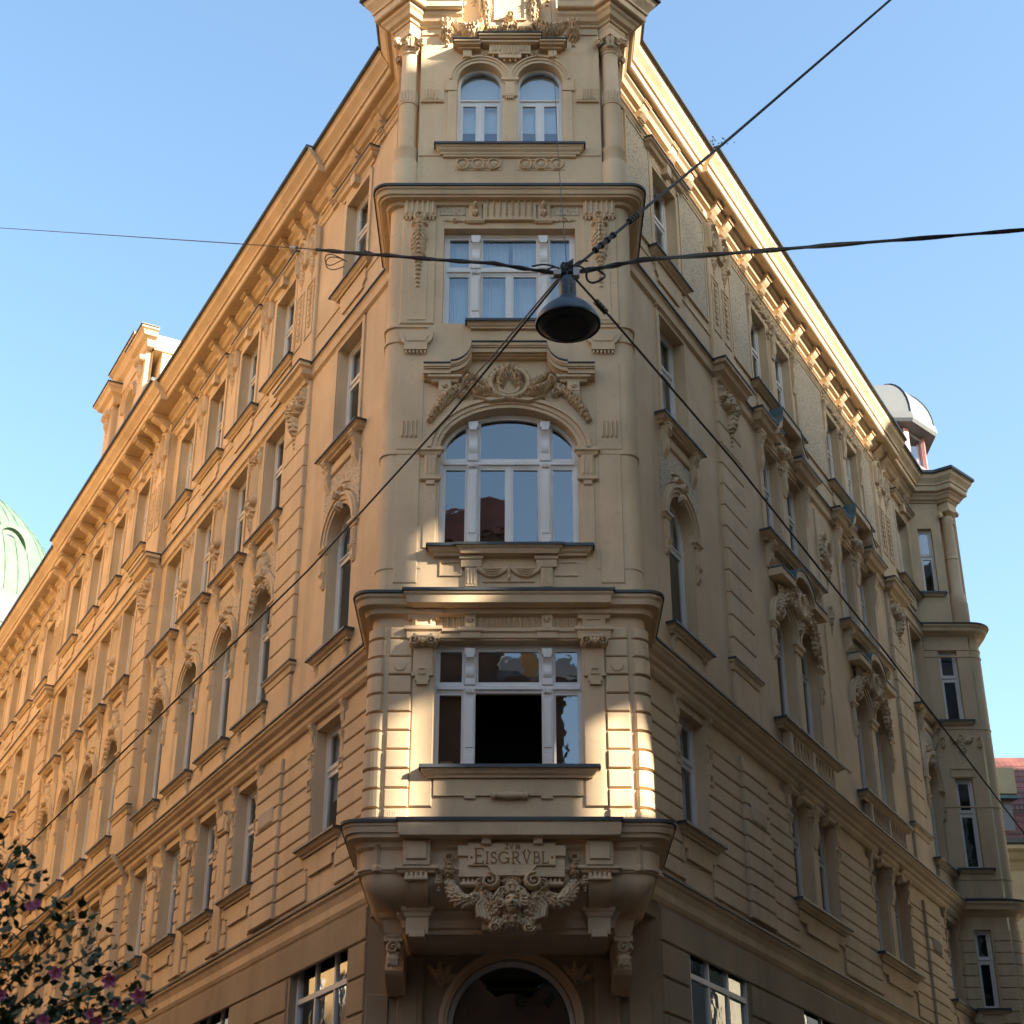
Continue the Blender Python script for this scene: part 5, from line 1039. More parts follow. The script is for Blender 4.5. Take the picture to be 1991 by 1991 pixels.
put('pane', MB().slab([(-.81, .2), (.89, .2), (.89, 5.68)] + arc(.04, 5.68, .85, .85, 0, 180, 24)[1:] + [(-.81, 5.6)], -.02, -.012), 'glass', FRONT, (0, GY - .22, 0), dr)
put('interior', MB().add([(a, b, c) for b in (-.06, -2.5) for a, c in ((-1.2, 0), (1.28, 0), (1.28, 6.9), (-1.2, 6.9))], [(4, 5, 6, 7), (0, 1, 5, 4), (1, 2, 6, 5), (2, 3, 7, 6), (3, 0, 4, 7)]), 'black', FRONT, (0, GY - .22, 0), dr)
put('wall', MB().box(.02, .7, -.6, -.03, 7.2, 7.95), 'base', RIGHT, (0, 0, 0), BLD); put('wall', MB().box(-.7, -.02, -.6, -.03, 7.2, 7.95), 'base', LEFT, (0, 0, 0), BLD)
# bird spikes on the balcony cornice
mb = MB()
for k in range(26):
    x = R.choice((-1, 1)) * R.uniform(1.55, 2.25); mb.tube([(x, FO + .1 if abs(x) < 1.9 else 1.4, 8.05), (x + R.uniform(-.02, .02), (FO + .12 if abs(x) < 1.9 else 1.42), 8.16 + R.uniform(0, .06))], .003, 4)
put('bird_spikes', mb, 'zinc', FRONT, (0, 0, 0), BLD, kind='stuff')

# ------------------------------------------------------------------ turret at the far end of the right wing
TO = -16.8
def tpath(off, x1=12.7, r=.3, n=6):
    rr = r + off; return [(11.0, TO + off), (x1 - r, TO + off)] + [(x1 - r + rr * sin(PI / 2 * k / n), TO - r + rr * cos(PI / 2 * k / n)) for k in range(1, n + 1)] + [(x1 + off, TO - 4)]
def twall(z0, z1, c, w, zb, zt):
    mb = MB(); wall_band(mb, 10.9, 12.35, z0, z1, TO, [(c, w, zb, zt, 0)], .22); put('wall', mb, 'stucco', parent=BLD)
    window(FRONT, c, TO - .16, zb, w, zt - zb, 0, round((zt - zb) * .62, 2), 0, None, .05, 'glassb')
put('wall', sweep(lambda f: tpath(f)[1:], [(0, 0), (0, 19.0)], False), 'stucco', parent=BLD)
mb = MB(); wall_band(mb, 10.9, 12.4, 0, 8.0, TO, [(11.7, .5, 4.5, 7.3, 0)], .2); put('wall', mb, 'base', parent=BLD); window(FRONT, 11.7, TO - .16, 4.5, .5, 2.8, 0, 1.9, 0, None, .05)
twall(8.0, 11.2, 11.70, .42, 8.9, 10.82); twall(11.2, 15.6, 11.74, .46, 12.34, 14.72); twall(15.6, 19.0, 11.75, .50, 16.3, 18.3)
for c, z, w in ((11.70, 8.88, .6), (11.74, 12.32, .7), (11.75, 16.28, .7), (11.57, 20.0, .5)): sill(FRONT, c, TO, z, w, .1, .1)
for k, z in enumerate(ROWS[:-1]):
    for a, b in ((10.95, 11.46), (11.94, 12.38)): blockobj(FRONT, a, b, z + .012, z + .271, TO, BLD, .035)
    put('stone_block', sweep(lambda f: tpath(f)[1:9], [(0, z + .012), (.035, z + .025), (.035, z + .258), (0, z + .271)]), 'stucco', parent=BLD)
for prof in ([(0, 11.6), (.33, 11.48), (.33, 11.40), (.28, 11.36), (.26, 11.27), (.1, 11.22), (0, 11.12)], [(0, 19.1), (.30, 18.99), (.30, 18.92), (.25, 18.88), (.23, 18.80), (.08, 18.76), (0, 18.7)], [(0, 8.1), (.2, 8.0), (.2, 7.93), (.12, 7.85), (0, 7.8)]):
    put('cornice', sweep(tpath, prof), 'orn', parent=BLD); z = prof[1][1]; o = prof[1][0]
    put('flashing', sweep(tpath, [(0, prof[0][1] + .012), (o + .03, z + .015), (o + .03, z - .02), (o + .004, z - .02), (o + .004, z + .004), (0, prof[0][1] + .004)]), 'flash', parent=BLD)
for z in (18.35, 18.15, 16.1, 13.98, 12.1): put('moulding', sweep(tpath, [(0, z), (.02, z - .005), (.02, z - .035), (0, z - .05)]), 'orn', parent=BLD)
put('garland', relief(drop(0, 15.85, .75, .24, .06, rndm(6)) + swag((-.3, 15.85), (0, 15.85), .12, 5, .1, .07, .05, rndm(1)) + swag((0, 15.85), (.3, 15.85), .12, 5, .1, .07, .05, rndm(2)) + drop(-.48, 15.8, .4, .16, .05, rndm(3)) + drop(.48, 15.8, .4, .16, .05, rndm(5)), -.6, .6, 15.0, 15.95, .016, 'garland'), 'orn', FRONT, (11.8, TO, 0), BLD)
hollow(FRONT, 11.42, 12.06, 14.75, 15.0, .03, TO, .03, BLD)
mb = MB(); wall_band(mb, 10.9, 12.02, 18.9, 23.3, TO, [(11.57, .40, 20.02, 22.0, 0)], .2); mb.add([(12.02, TO, 18.9), (12.02, TO - .45, 18.9), (12.02, TO - .45, 23.3), (12.02, TO, 23.3)], [(0, 1, 2, 3)]); mb.box(12.0, 12.62, TO - 4, TO - .45, 18.9, 23.3); put('wall', mb, 'stucco', parent=BLD)
window(FRONT, 11.57, TO - .15, 20.03, .40, 1.96, 0, 1.15, 0, None, .04, 'glassb')
put('column', MB().lathe([(.25, 18.95), (.25, 19.72), (.21, 19.75), (.21, 20.0), (.17, 20.05), (.17, 21.05), (.185, 21.06), (.185, 21.1), (.165, 21.12), (.148, 22.2), (.17, 22.25), (.15, 22.4)], 12.28, TO - .14, 20).mesh('column', 40), 'stucco', FRONT, (0, 0, 0), BLD)
mb = MB().lathe([(.30, 22.50), (.33, 22.51), (.33, 22.57), (.30, 22.6), (.30, 23.1)], 12.28, TO - .14, 4)
for du, do in ((.72, .72), (-.72, .72), (.72, -.72)): mb.tube([(12.28 + du * (.29 + .06 * cos(t) * (1 - t / 9)), TO - .14 + do * (.29 + .06 * cos(t) * (1 - t / 9)), 22.39 + .08 * sin(t) * (1 - t / 9)) for t in np.linspace(-1, 7, 14)], .04, 5)
put('capital', mb, 'orn', FRONT, (0, 0, 0), BLD)
TQ = [(10.6, TO), (12.05, TO), (12.28, TO + .16), (12.58, TO - .14), (12.5, TO - .3), (12.5, TO - 4)]
put('cornice', sweep(lambda f: mitre(TQ, f), cp), 'orn', parent=BLD)
put('gutter', sweep(lambda f: mitre(TQ, f), [(.3, 23.612), (.50, 23.612), (.51, 23.527), (.48, 23.507), (.462, 23.507), (.462, 23.571), (.3, 23.571)]), 'flash', parent=BLD)
# roof lantern behind it
LX, LO, LZ = 11.9, -21.7, 27.55
def octo(r, z): return [(LX + .93 * r * cos(PI / 8 + PI / 4 * k), LO + .93 * r * sin(PI / 8 + PI / 4 * k), z) for k in range(8)]
lan = put('lantern', MB().rings([octo(r, z) for r, z in ((1.62, 24.0), (1.62, 25.9), (1.75, 25.95), (1.75, 26.05), (1.5, 26.1))], True), 'zinc', parent=BLD, label='octagonal roof lantern with pale metal dome and reddish posts')
put('eave', MB().rings([octo(r, z) for r, z in ((1.45, 27.42), (1.9, 27.45), (1.97, 27.55), (1.97, 27.68), (1.93, 27.70), (1.93, 27.80), (1.87, 27.82))], True), 'zinc', parent=lan)
dome = [(1.87 * cos(t), 27.8 + 1.75 * sin(t)) for t in np.linspace(0, PI / 2 - .05, 10)]
put('dome', MB().rings([octo(r, z) for r, z in dome], True).mesh('dome', 25), 'zinc', parent=lan)
for k in range(8):
    a = PI / 8 + PI / 4 * k
    put('rib', MB().tube([(LX + r * .935 * cos(a), LO + r * .935 * sin(a), z + .02) for r, z in dome], .025, 5), 'flash', parent=lan)
    put('post', MB().box(-.09, .09, -.09, .09, 26.05, 27.45), 'pink', FRONT, (LX + 1.3 * cos(a), LO + 1.3 * sin(a), 0), lan, rot=Matrix.Rotation(-a, 4, 'Z'))
    b = a + PI / 8; rt = Matrix.Rotation(-(b - PI / 2), 4, 'Z')
    put('pane', MB().box(-.42, .42, -.01, .0, 26.15, 27.4), 'glassb', FRONT, (LX + 1.18 * cos(b), LO + 1.18 * sin(b), 0), lan, rot=rt)
    put('frame', MB().band([(-.5, 26.1), (.5, 26.1), (.5, 27.42), (-.5, 27.42)], [(-.4, 26.2), (.4, 26.2), (.4, 27.3), (-.4, 27.3)], -.02, .05, True), 'zinc', FRONT, (LX + 1.18 * cos(b), LO + 1.18 * sin(b), 0), lan, rot=rt)
# ------------------------------------------------------------------ gabled attic on the left wing
gc = -19.45; go = .1
def G(name, mb, m='stucco', at=(gc, go, 0), label=None): return put(name, mb, m, LEFT, at, BLD, label)
mb = MB(); wall_band(mb, -2.2, 2.2, 23.5, 27.2, 0, [(0, 1.0, 24.6, 26.3, .5)], .25); mb.box(-2.2, 2.2, -3.2, -.26, 23.5, 27.2); G('gable', mb, label='attic gable standing above the cornice of the left wing')
window(LEFT, gc, go - .2, 24.61, 1.0, 1.69, .5, 1.5, 1)
G('archivolt', archivolt_mesh(1.0, .5), 'orn', (gc, go, 26.3))
for s in (-1, 1):
    G('pilaster', MB().block(s * 1.75 - .35, s * 1.75 + .35, 23.5, 27.0, -.01, .18, .02))
    G('cornice', MB().shelf(s * 1.75 - .35, s * 1.75 + .35, [(.5, 27.50), (.5, 27.42), (.44, 27.38), (.38, 27.26), (.26, 27.2), (.22, 27.0), (.19, 26.98)]).box(s * 1.75 - .5, s * 1.75 + .5, -1.0, .05, 26.98, 27.48), 'orn'); G('flashing', MB().shelf(s * 1.75 - .35, s * 1.75 + .35, [(.53, 27.53), (.53, 27.48), (.502, 27.505)]), 'flash')
    G('capital', cached('gcap', lambda: relief(scroll(-.2, 26.75, .13, 1.5, 0, 1, .34, .12) + scroll(.2, 26.75, .13, 1.5, PI, -1, .34, .12) + drop(0, 26.8, .9, .3, .1, rndm(9)), -.4, .4, 25.8, 26.95, .018, 'capital')), 'orn', (gc + s * 1.75, go + .17, 0))
    G('volute', MB().slab([(s * 2.1, 23.5), (s * 2.9, 23.5), (s * 2.85, 23.9), (s * 2.6, 24.3), (s * 2.4, 24.8), (s * 2.38, 25.4), (s * 2.3, 25.8), (s * 2.1, 25.9)][::s], -.3, .08)); 
G('pediment', MB().prism([(-1.2, 27.2), (.05, 27.2), (.08, 27.6), (.2, 27.68), (.32, 27.85), (.42, 27.9), (.42, 28.0), (-1.2, 28.05)], -1.35, 1.35), 'orn'); G('flashing', MB().prism([(-1.2, 28.055), (.45, 28.01), (.45, 27.96), (.425, 27.96), (.425, 28.002), (-1.2, 28.05)], -1.38, 1.38), 'flash')
for x in (2.6, 3.1, 3.6): G('railing_post', MB().box(x, x + .03, -1.5, -1.47, 26.0, 27.55), 'white')
G('railing_bar', MB().box(2.3, 3.6, -1.5, -1.47, 27.5, 27.54), 'white')
for x0 in (2.25,): G('dormer', MB().box(x0, x0 + 1.7, -2.8, -.6, 24.3, 25.4), 'zinc'); 
G('window', MB().box(2.35, 3.85, -.6, -.55, 24.45, 25.25), 'glassb')
for x in (2.3, 2.85, 3.4, 3.9): G('glazing_bar', MB().box(x - .03, x + .03, -.56, -.52, 24.4, 25.3), 'roof')

# ------------------------------------------------------------------ the setting
gm = MB(); gm.add([(-400, -400, 0), (400, -400, 0), (400, 400, 0), (-400, 400, 0)], [(0, 1, 2, 3)])
g = put('ground', gm, 'paving', None); g['kind'] = 'structure'
def strip(name, fr, u0, u1, o0, o1, z, m, k=None):
    ob = put(name, MB().box(u0, u1, o0, o1, 0.002, z), m, fr); ob['kind'] = 'structure'
strip('pavement', LEFT, -40, -.2, .12, 2.4, .12, 'paving'); strip('pavement', RIGHT, .2, 21, .12, 2.2, .12, 'paving')
strip('road', LEFT, -40, 4, 3.0, 9.0, .006, 'asphalt'); strip('road', RIGHT, -4, 60, 2.6, 8.4, .010, 'asphalt')

HG = 'town houses around the square'
def house(name, label, fr, u0, u1, o0, o1, h, m, rows, roofm='tile', face=1, roofh=4, wz=(3, 4.2)):
    """plain neighbouring house: wall, roof, storey cornices, windows; face=-1 looks towards -o"""
    t = thing(name, label, 'building', tuple((fr.M @ Vector(((u0 + u1) / 2, -(o0 + o1) / 2, 0)))[:3]), HG)
    put('wall', MB().box(u0, u1, o0, o1, 0, h), m, fr, (0, 0, 0), t)
    of = o1 if face > 0 else o0
    put('roof', MB().prism([(o0 - .4, h), (o1 + .4, h), ((o0 + o1) / 2, h + roofh)], u0 - .2, u1 + .2), roofm, fr, (0, 0, 0), t)
    put('cornice', MB().box(u0 - .1, u1 + .1, of - .02 if face > 0 else of - .5, of + .5 if face > 0 else of + .02, h - .5, h - .02), m, fr, (0, 0, 0), t)
    n = int((u1 - u0) / 2.6); fm = cached(('hw',), lambda: MB().band([(-.6, 0), (.6, 0), (.6, 2.1), (-.6, 2.1)], [(-.5, .1), (.5, .1), (.5, 2.0), (-.5, 2.0)], -.06, .06, True).mesh('window')); pm = cached(('hp',), lambda: MB().box(-.5, .5, -.01, .01, .1, 2.0).mesh('pane'))
    for r in range(rows):
        for k in range(n):
            u = u0 + (k + .5) * (u1 - u0) / n; z = wz[0] + r * wz[1]
            if z + 2.4 > h - .6: continue
            w = put('window', fm, 'white', fr, (u, of + .04 * face, z), t); put('pane', pm, 'domeglass', fr, (u, of + .035 * face, z), w)
    return t
M['domeglass'] = mat('dark_pane', (.03, .035, .04), .12, .2)
house('town_house', 'yellow stucco town house across the left-hand street', LEFT, -44, -1, 13, 24, 30, 'oppL', 6, face=-1)
house('town_house', 'brown town house with red roof facing the corner across the square', Fr(0, 0, 0), -26, -9, 30.5, 44, 11, 'oppB', 2, face=-1, roofh=5)
th = house('town_house', 'dark tall town house facing the corner across the square', Fr(0, 0, 0), -9, 2, 29, 44, 21, 'oppB', 4, face=-1, roofh=4, roofm='roof')
put('gable', MB().box(-3.4, -.35, 29.2, 33, 20.9, 26.6), 'oppB', FRONT, (0, 0, 0), th); put('gable_roof', MB().prism([(29.0, 26.6), (33.2, 26.6), (31.1, 29.0)], -3.6, -.2), 'tile', FRONT, (0, 0, 0), th)
put('chimney', MB().box(.35, .8, 29.6, 30.6, 20.9, 26.3), 'oppL', FRONT, (0, 0, 0), th); put('chimney', MB().box(1.1, 1.5, 29.6, 30.6, 20.9, 25.4), 'oppL', FRONT, (0, 0, 0), th)
house('town_house', 'pale town house with red roof facing the corner across the square', Fr(0, 0, 0), 2, 8.8, 30, 44, 12, 'oppB', 2, face=-1, roofh=4)
# house across the right-hand street: it shades the right wing up to the frieze
OW, TS = 9.0, math.tan(SUN_EL); E1 = 22.62 + OW * TS; E2 = 22.0 + (OW + 2.4) * TS
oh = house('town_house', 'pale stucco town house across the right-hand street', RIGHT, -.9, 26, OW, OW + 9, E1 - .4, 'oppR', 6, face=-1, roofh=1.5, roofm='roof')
put('parapet', MB().box(-1.2, 15.5, OW, OW + .3, E1 - .41, E1), 'oppR', RIGHT, (0, 0, 0), oh); put('parapet', MB().box(15.5, 26, OW, OW + .3, E1 - .41, E1 + 1.2), 'oppR', RIGHT, (0, 0, 0), oh)
# added unseen screen wall, its gaps shaped to throw sun patches on the oriel
def scr(a, b, z0, z1): put('sun_screen', MB().box(a, b, OW, OW + .15, z0, z1), 'oppR', RIGHT, (0, 0, 0), oh)
ZA = (OW + 2.26) * TS; ZB = (OW - .29) * TS
scr(-8, -4.1, 0, 32); scr(-4.1, -3.28, 0, E2); scr(-3.28, -2.8, 0, 7.9 + ZA); scr(-3.02, -2.8, 7.9 + ZA, 9.8 + ZA); scr(-3.28, -2.8, 9.8 + ZA, 10.75 + ZA); scr(-3.28, -3.16, 10.75 + ZA, 11.45 + ZA); scr(-3.28, -3.03, 11.45 + ZA, 12.6 + ZA); scr(-2.9, -2.8, 11.45 + ZA, 12.6 + ZA); scr(-3.28, -2.8, 12.6 + ZA, E2)  # the tall end piece is added to shade the yellow house
scr(-2.8, -1.86, 0, E2); scr(-1.86, -1.36, 0, 8.0 + ZB); scr(-1.86, -1.36, 9.7 + ZB, E2); scr(-1.36, -.9, 0, E2)
put('sun_screen', MB().slab([(-1.66, 9.71 + ZB), (-1.355, 9.71 + ZB), (-1.355, 8.6 + ZB)], OW, OW + .1), 'oppR', RIGHT, (0, 0, 0), oh)
nr = house('town_house', 'added unseen house block to the right behind the viewer, shading the shrub', Fr(0, 0, 0), 10.7, 18, 15, 40, 19, 'oppB', 4, face=-1, roofh=2)  # added out of view to shade the shrub and the yellow house
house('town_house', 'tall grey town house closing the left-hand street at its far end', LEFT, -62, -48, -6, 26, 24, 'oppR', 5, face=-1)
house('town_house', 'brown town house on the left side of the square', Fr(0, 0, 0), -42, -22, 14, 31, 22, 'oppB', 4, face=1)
put('shade_tower', MB().box(10.5, 13.5, 14.8, 27, 0, 31), 'oppB', FRONT, (0, 0, 0), nr)  # added tall block, keeps the sun off the yellow house's lower front
# neighbour with a red tiled roof beyond the turret
M['nbw'] = mat('stucco_straw', (.40, .30, .17), .85, .1, .1, 40, .2)
M['tile'] = mat('dark_red_roof_tile', (.13, .042, .032), .8, .4, .6, 14)
M['cream'] = mat('stucco_cream', (.6, .5, .34), .85, .1, .1, 40, .2)
nb = thing('tiled_roof_house', 'sunlit yellow house with red tiled roof beyond the far turret', 'building', (25, 37, 0))
put('wall', MB().box(18.2, 34, -48, -37.2, 0, 18.6), 'nbw', FRONT, (0, 0, 0), nb)
put('cornice', MB().prism([(-37.2, 18.6), (-36.5, 18.55), (-36.5, 18.4), (-36.7, 18.3), (-36.85, 18.1), (-37.0, 18.0), (-37.2, 17.7)], 18.0, 34), 'nbw', FRONT, (0, 0, 0), nb)
put('gutter', MB().prism([(-36.5, 18.75), (-36.35, 18.75), (-36.38, 18.6), (-36.5, 18.56)], 18, 34), 'roof', FRONT, (0, 0, 0), nb)
put('roof', MB().prism([(-36.6, 18.6), (-43, 24.2), (-49, 18.6)], 18.0, 34), 'tile', FRONT, (0, 0, 0), nb)
for r in range(14):
    for k in range(30):
        o = -36.75 - .42 * r; z = 18.75 + .3675 * r; u = 18.1 + .24 * k + .12 * (r % 2)
        put('roof_tile', cached('rt', lambda: MB().add([(-.115, .0, .0), (.115, .0, .0), (.115, -.46, .40), (-.115, -.46, .40), (-.115, .02, .05), (.115, .02, .05), (.115, -.45, .43), (-.115, -.45, .43)], [(0, 1, 5, 4), (4, 5, 6, 7), (1, 2, 6, 5), (0, 4, 7, 3), (0, 3, 2, 1)]).mesh('roof_tile')), 'tile', FRONT, (u, o, z - .02), nb)
put('chimney', MB().box(19.0, 20.4, -40.5, -39.5, 21.5, 22.6), 'nbw', FRONT, (0, 0, 0), nb)
dm = put('dormer', MB().box(18.3, 19.45, -40, -37.4, 19.2, 20.6), 'zinc', FRONT, (0, 0, 0), nb); put('dormer_roof', MB().prism([(-37.1, 20.55), (-37.1, 20.68), (-40.5, 21.3), (-40.5, 21.2)], 18.1, 19.75), 'copper', FRONT, (0, 0, 0), dm)
for k in range(24): put('snow_guard', cached('sg', lambda: MB().box(-.015, .015, -.015, .015, 0, .42).mesh('snow_guard')), 'iron', FRONT, (18.2 + .16 * k, -38.6, 20.35), nb)
for z in (20.4, 20.72): put('snow_guard', MB().box(18.1, 24, -38.61, -38.58, z, z + .025), 'iron', FRONT, (0, 0, 0), nb)
house('town_house', 'cream sunlit house at the far end of the right-hand street', FRONT, 27, 44, -36, -28, 29, 'cream', 6, face=1)
# church dome beyond the left wing's roof
cd = thing('church_dome', 'pale green copper church dome with dormer window behind the left roofline', 'dome', (-40, 71.6, 0))
DX, DO, DZ, DR = -40.0, -71.6, 42.0, 10.7
put('drum', MB().lathe([(12.6, 0), (12.6, 38.2), (13.4, 38.6), (13.4, 39.2), (12.4, 39.4)], DX, DO, 48).mesh('drum', 30), 'domew', FRONT, (0, 0, 0), cd)
put('lower_roof', MB().lathe([(13.3, 39.3), (12.9, 40.8), (12.0, 42.0), (10.9, 42.6), (10.6, 42.7)], DX, DO, 48).mesh('lower_roof', 40), 'zinc', FRONT, (0, 0, 0), cd)
put('dome', MB().lathe([(DR * cos(t), DZ + DR * 1.06 * sin(t)) for t in np.linspace(0, PI / 2 - .03, 26)], DX, DO, 64).mesh('dome', 40), 'domew', FRONT, (0, 0, 0), cd)
for k in range(8):
    a = 2 * PI * k / 8 - .09; w = .05
    mb = MB(); mb.rings([[(DX + 1.006 * DR * cos(t) * cos(a + q), DO + 1.006 * DR * cos(t) * sin(a + q), DZ + 1.066 * DR * sin(t)) for q in (-w, -w * .5, 0, w * .5, w)] for t in np.linspace(.05, 1.45, 16)], False, False)
    put('rib', mb.mesh('rib', 40), 'domeg', FRONT, (0, 0, 0), cd)
    for q in (-.3, -.2, -.1, .1, .2, .3):
        put('seam', MB().tube([(DX + 1.004 * DR * cos(t) * cos(a + q), DO + 1.004 * DR * cos(t) * sin(a + q), DZ + 1.064 * DR * sin(t)) for t in np.linspace(.05, 1.4, 10)], .03, 4), 'domew', FRONT, (0, 0, 0), cd)
    if 1:
        aa = a + PI / 8 + .22; ca, sa = cos(aa), sin(aa)
        fr2 = Fr(DX + 9.3 * ca, -(DO + 9.3 * sa), -math.degrees(aa) + 90)
        dw = put('dormer', MB().slab([(-1.15, 44.0), (1.15, 44.0), (1.05, 46.2)] + arc(0, 46.2, 1.05, 1.2, 0, 180, 12)[1:], -2.4, .35), 'domew', fr2, (0, 0, 0), cd)
        put('hood', MB().band(arc(0, 46.25, 1.5, 1.35, 200, -20, 14), arc(0, 46.2, 1.15, 1.1, 200, -20, 14), .1, .6), 'domew', fr2, (0, 0, 0), dw)
        put('pane', MB().slab([(-.75, 44.4), (.75, 44.4), (.75, 46.1)] + arc(0, 46.1, .75, .8, 0, 180, 10)[1:], .3, .40), 'domeglass', fr2, (0, 0, 0), dw)
        for x in (-.45, -.15, .15, .45): put('bar', MB().box(x - .02, x + .02, .4, .43, 44.4, 46.7), 'iron', fr2, (0, 0, 0), dw)
        for z in (44.8, 45.2, 45.6, 46.0, 46.4): put('bar', MB().box(-.72, .72, .4, .425, z - .02, z + .02), 'iron', fr2, (0, 0, 0), dw)

# ------------------------------------------------------------------ hanging street lamp and its wires
CAMY = -23.4
def P3(px, py, Y):
    p = rad(27.5); u = (px - 1003) / 3121; v = (995.5 - py) / 3121
    d = (u, cos(p) - v * sin(p), sin(p) + v * cos(p)); t = Y / d[1]
    return Vector((.105 + d[0] * t, CAMY + Y, 1.6 + d[2] * t))
LP = P3(1104.3, 630, 10.74)
lamp = thing('street_lamp', 'dark bell-shaped street lamp hanging from crossed wires before the oriel', 'street lamp', tuple(LP))
def LW(name, mb, m, smooth=40): return put(name, mb.mesh(name, smooth, True), m, None, (0, 0, 0), lamp) if False else _lw(name, mb, m, smooth)
def _lw(name, mb, m, smooth):
    me = mb.mesh(name, smooth, True); me.materials.append(M[m]); ob = bpy.data.objects.new(name, me); COL.objects.link(ob); ob.parent = lamp; return ob
LW('shade', MB().lathe([(.245, -.012), (.262, -.012), (.266, .0), (.262, .012), (.250, .04), (.225, .09), (.185, .14), (.14, .18), (.105, .205), (.085, .225), (.075, .25), (.070, .26)], 0, 0, 40), 'lampmetal')
LW('diffuser', MB().lathe([(.243, -.008), (.22, -.030), (.16, -.048), (.08, -.056), (.002, -.058)], 0, 0, 40), 'lampglass')
LW('ring', MB().lathe([(.18, -.046), (.185, -.052), (.175, -.054), (.17, -.048)], 0, 0, 32), 'lampmetal')
LW('neck', MB().lathe([(.072, .25), (.072, .40), (.062, .42), (.05, .45), (.03, .47)], 0, 0, 20), 'lampmetal')
LW('hook', MB().tube([(0, 0, .46), (0, 0, .54)], .02, 8).tube([(-.09, 0, .50), (.09, 0, .53)], .022, 8), 'lampmetal')
LW('clamp', MB().box(-.11, -.05, -.03, .03, .47, .52), 'cablelight', 0); LW('clamp', MB().box(.05, .1, -.03, .03, .46, .54), 'cablelight', 0)
hub = LP + Vector((0, 0, .5))
rnw = rndm(17)
def wire(label, pts, r, m='cable', sag=0., name='overhead_wire', n=16, twist=0, r1=None):
    P = [Vector(p) for p in pts]; out = []
    for a, b in zip(P, P[1:]):
        for k in range(n): 
            t = k / n; q = a.lerp(b, t); q.z -= sag * 4 * t * (1 - t); out.append(q)
    out.append(P[-1])
    mb = MB(); mb.tube([tuple(q) for q in out], r, 7, r1)
    if twist:
        for ph in (0, PI): mb.tube([tuple(q + Vector((0, twist * cos(i * .55 + ph), twist * sin(i * .55 + ph)))) for i, q in enumerate(out)], r * .55, 5)
    me = mb.mesh(name, 60, True); me.materials.append(M[m]); ob = bpy.data.objects.new(name, me); COL.objects.link(ob)
    ob['label'] = label; ob['category'] = 'cable'; ob['group'] = 'wires that carry the street lamp'; return ob
def offs(v, *d): return v + Vector(d)
wire('thick bundled cable running from the lamp to the right edge', [offs(hub, .02, 0, 0), P3(1250, 505, 10.9), P3(1600, 478, 12), P3(2060, 441, 14)], .016, twist=.016, sag=.004)
wire('thick cable running from the lamp to the left, thinning past its coil', [offs(hub, -.02, 0, -.01), P3(960, 512, 10.9), P3(760, 497, 11.4), P3(615, 485, 11.9)], .014, twist=.013, sag=.006)
wire('thin wire continuing left to the picture edge in front of the sky', [P3(615, 485, 11.9), P3(480, 475, 13), P3(-60, 439, 19)], .006, r1=.005)
wire('taut wire rising from the lamp to the upper right corner', [offs(hub, .03, 0, .02), P3(1260, 400, 11.2), P3(1420, 268, 12.5), P3(1800, -60, 17)], .012, r1=.017, sag=.003)
wire('wire slanting down left from the lamp along the left facade', [offs(hub, -.03, 0, -.02), P3(880, 800, 12.5), P3(600, 1108, 17), P3(-60, 1755, 24)], .010, r1=.012, sag=0)
wire('second wire beside it that ends on the pediment ledge', [offs(hub, -.05, 0, -.02), P3(960, 690, 13), P3(868, 790, 15.5)], .008)
wire('wire slanting down right from the lamp along the right facade', [offs(hub, .04, 0, -.02), P3(1190, 620, 11.2), P3(1430, 900, 14.5), P3(1700, 1240, 20), P3(2060, 1710, 30)], .010, r1=.014)
wire('thin vertical wire dropping to the lamp from above the top floor', [P3(1068, -60, 19.5), P3(1085, 300, 15), offs(hub, 0, 0, .03)], .004)
def loops(label, pts, r):
    mb = MB()
    for c, rx, rz, a0, a1, ty in pts: mb.tube([(c[0] + rx * cos(t), c[1] + ty * sin(t * 2), c[2] + rz * sin(t)) for t in np.linspace(a0, a1, 26)], r, 6)
    me = mb.mesh('cable_coil', 60, True); me.materials.append(M['cable']); ob = bpy.data.objects.new('cable_coil', me); COL.objects.link(ob); ob['label'] = label; ob['category'] = 'cable'
loops('small loop of spare cable just right of the lamp neck', [(P3(1158, 536, 10.7), .075, .065, -4.0, 2.6, .02)], .010)
loops('drooping thin spare cable coil left on the wire', [(P3(650, 505, 11.8), .085, .05, 0, 6.28, .03), (P3(655, 512, 11.8), .10, .065, .5, 5.5, .02)], .0045)
mb = MB()
for k in range(7):
    a = rnw.uniform(0, 6.28); mb.tube([tuple(hub + Vector((.05 * cos(a + t * 1.3), .04 * sin(a), .02 + .10 * sin(t) * rnw.uniform(.6, 1)))) for t in np.linspace(0, 3.1, 10)], .007, 5)
for k in range(5):
    e = hub + Vector((rnw.uniform(-.3, .35), 0, rnw.uniform(-.02, .12))); mb.tube([tuple(hub.lerp(e, t) + Vector((0, 0, .05 * sin(t * 3)))) for t in np.linspace(0, 1, 8)], .008, 5)
me = mb.mesh('wire_knot', 60, True); me.materials.append(M['cable']); ob = bpy.data.objects.new('wire_knot', me); COL.objects.link(ob); ob['label'] = 'knot of black wires tied together on top of the lamp'; ob['category'] = 'cable'
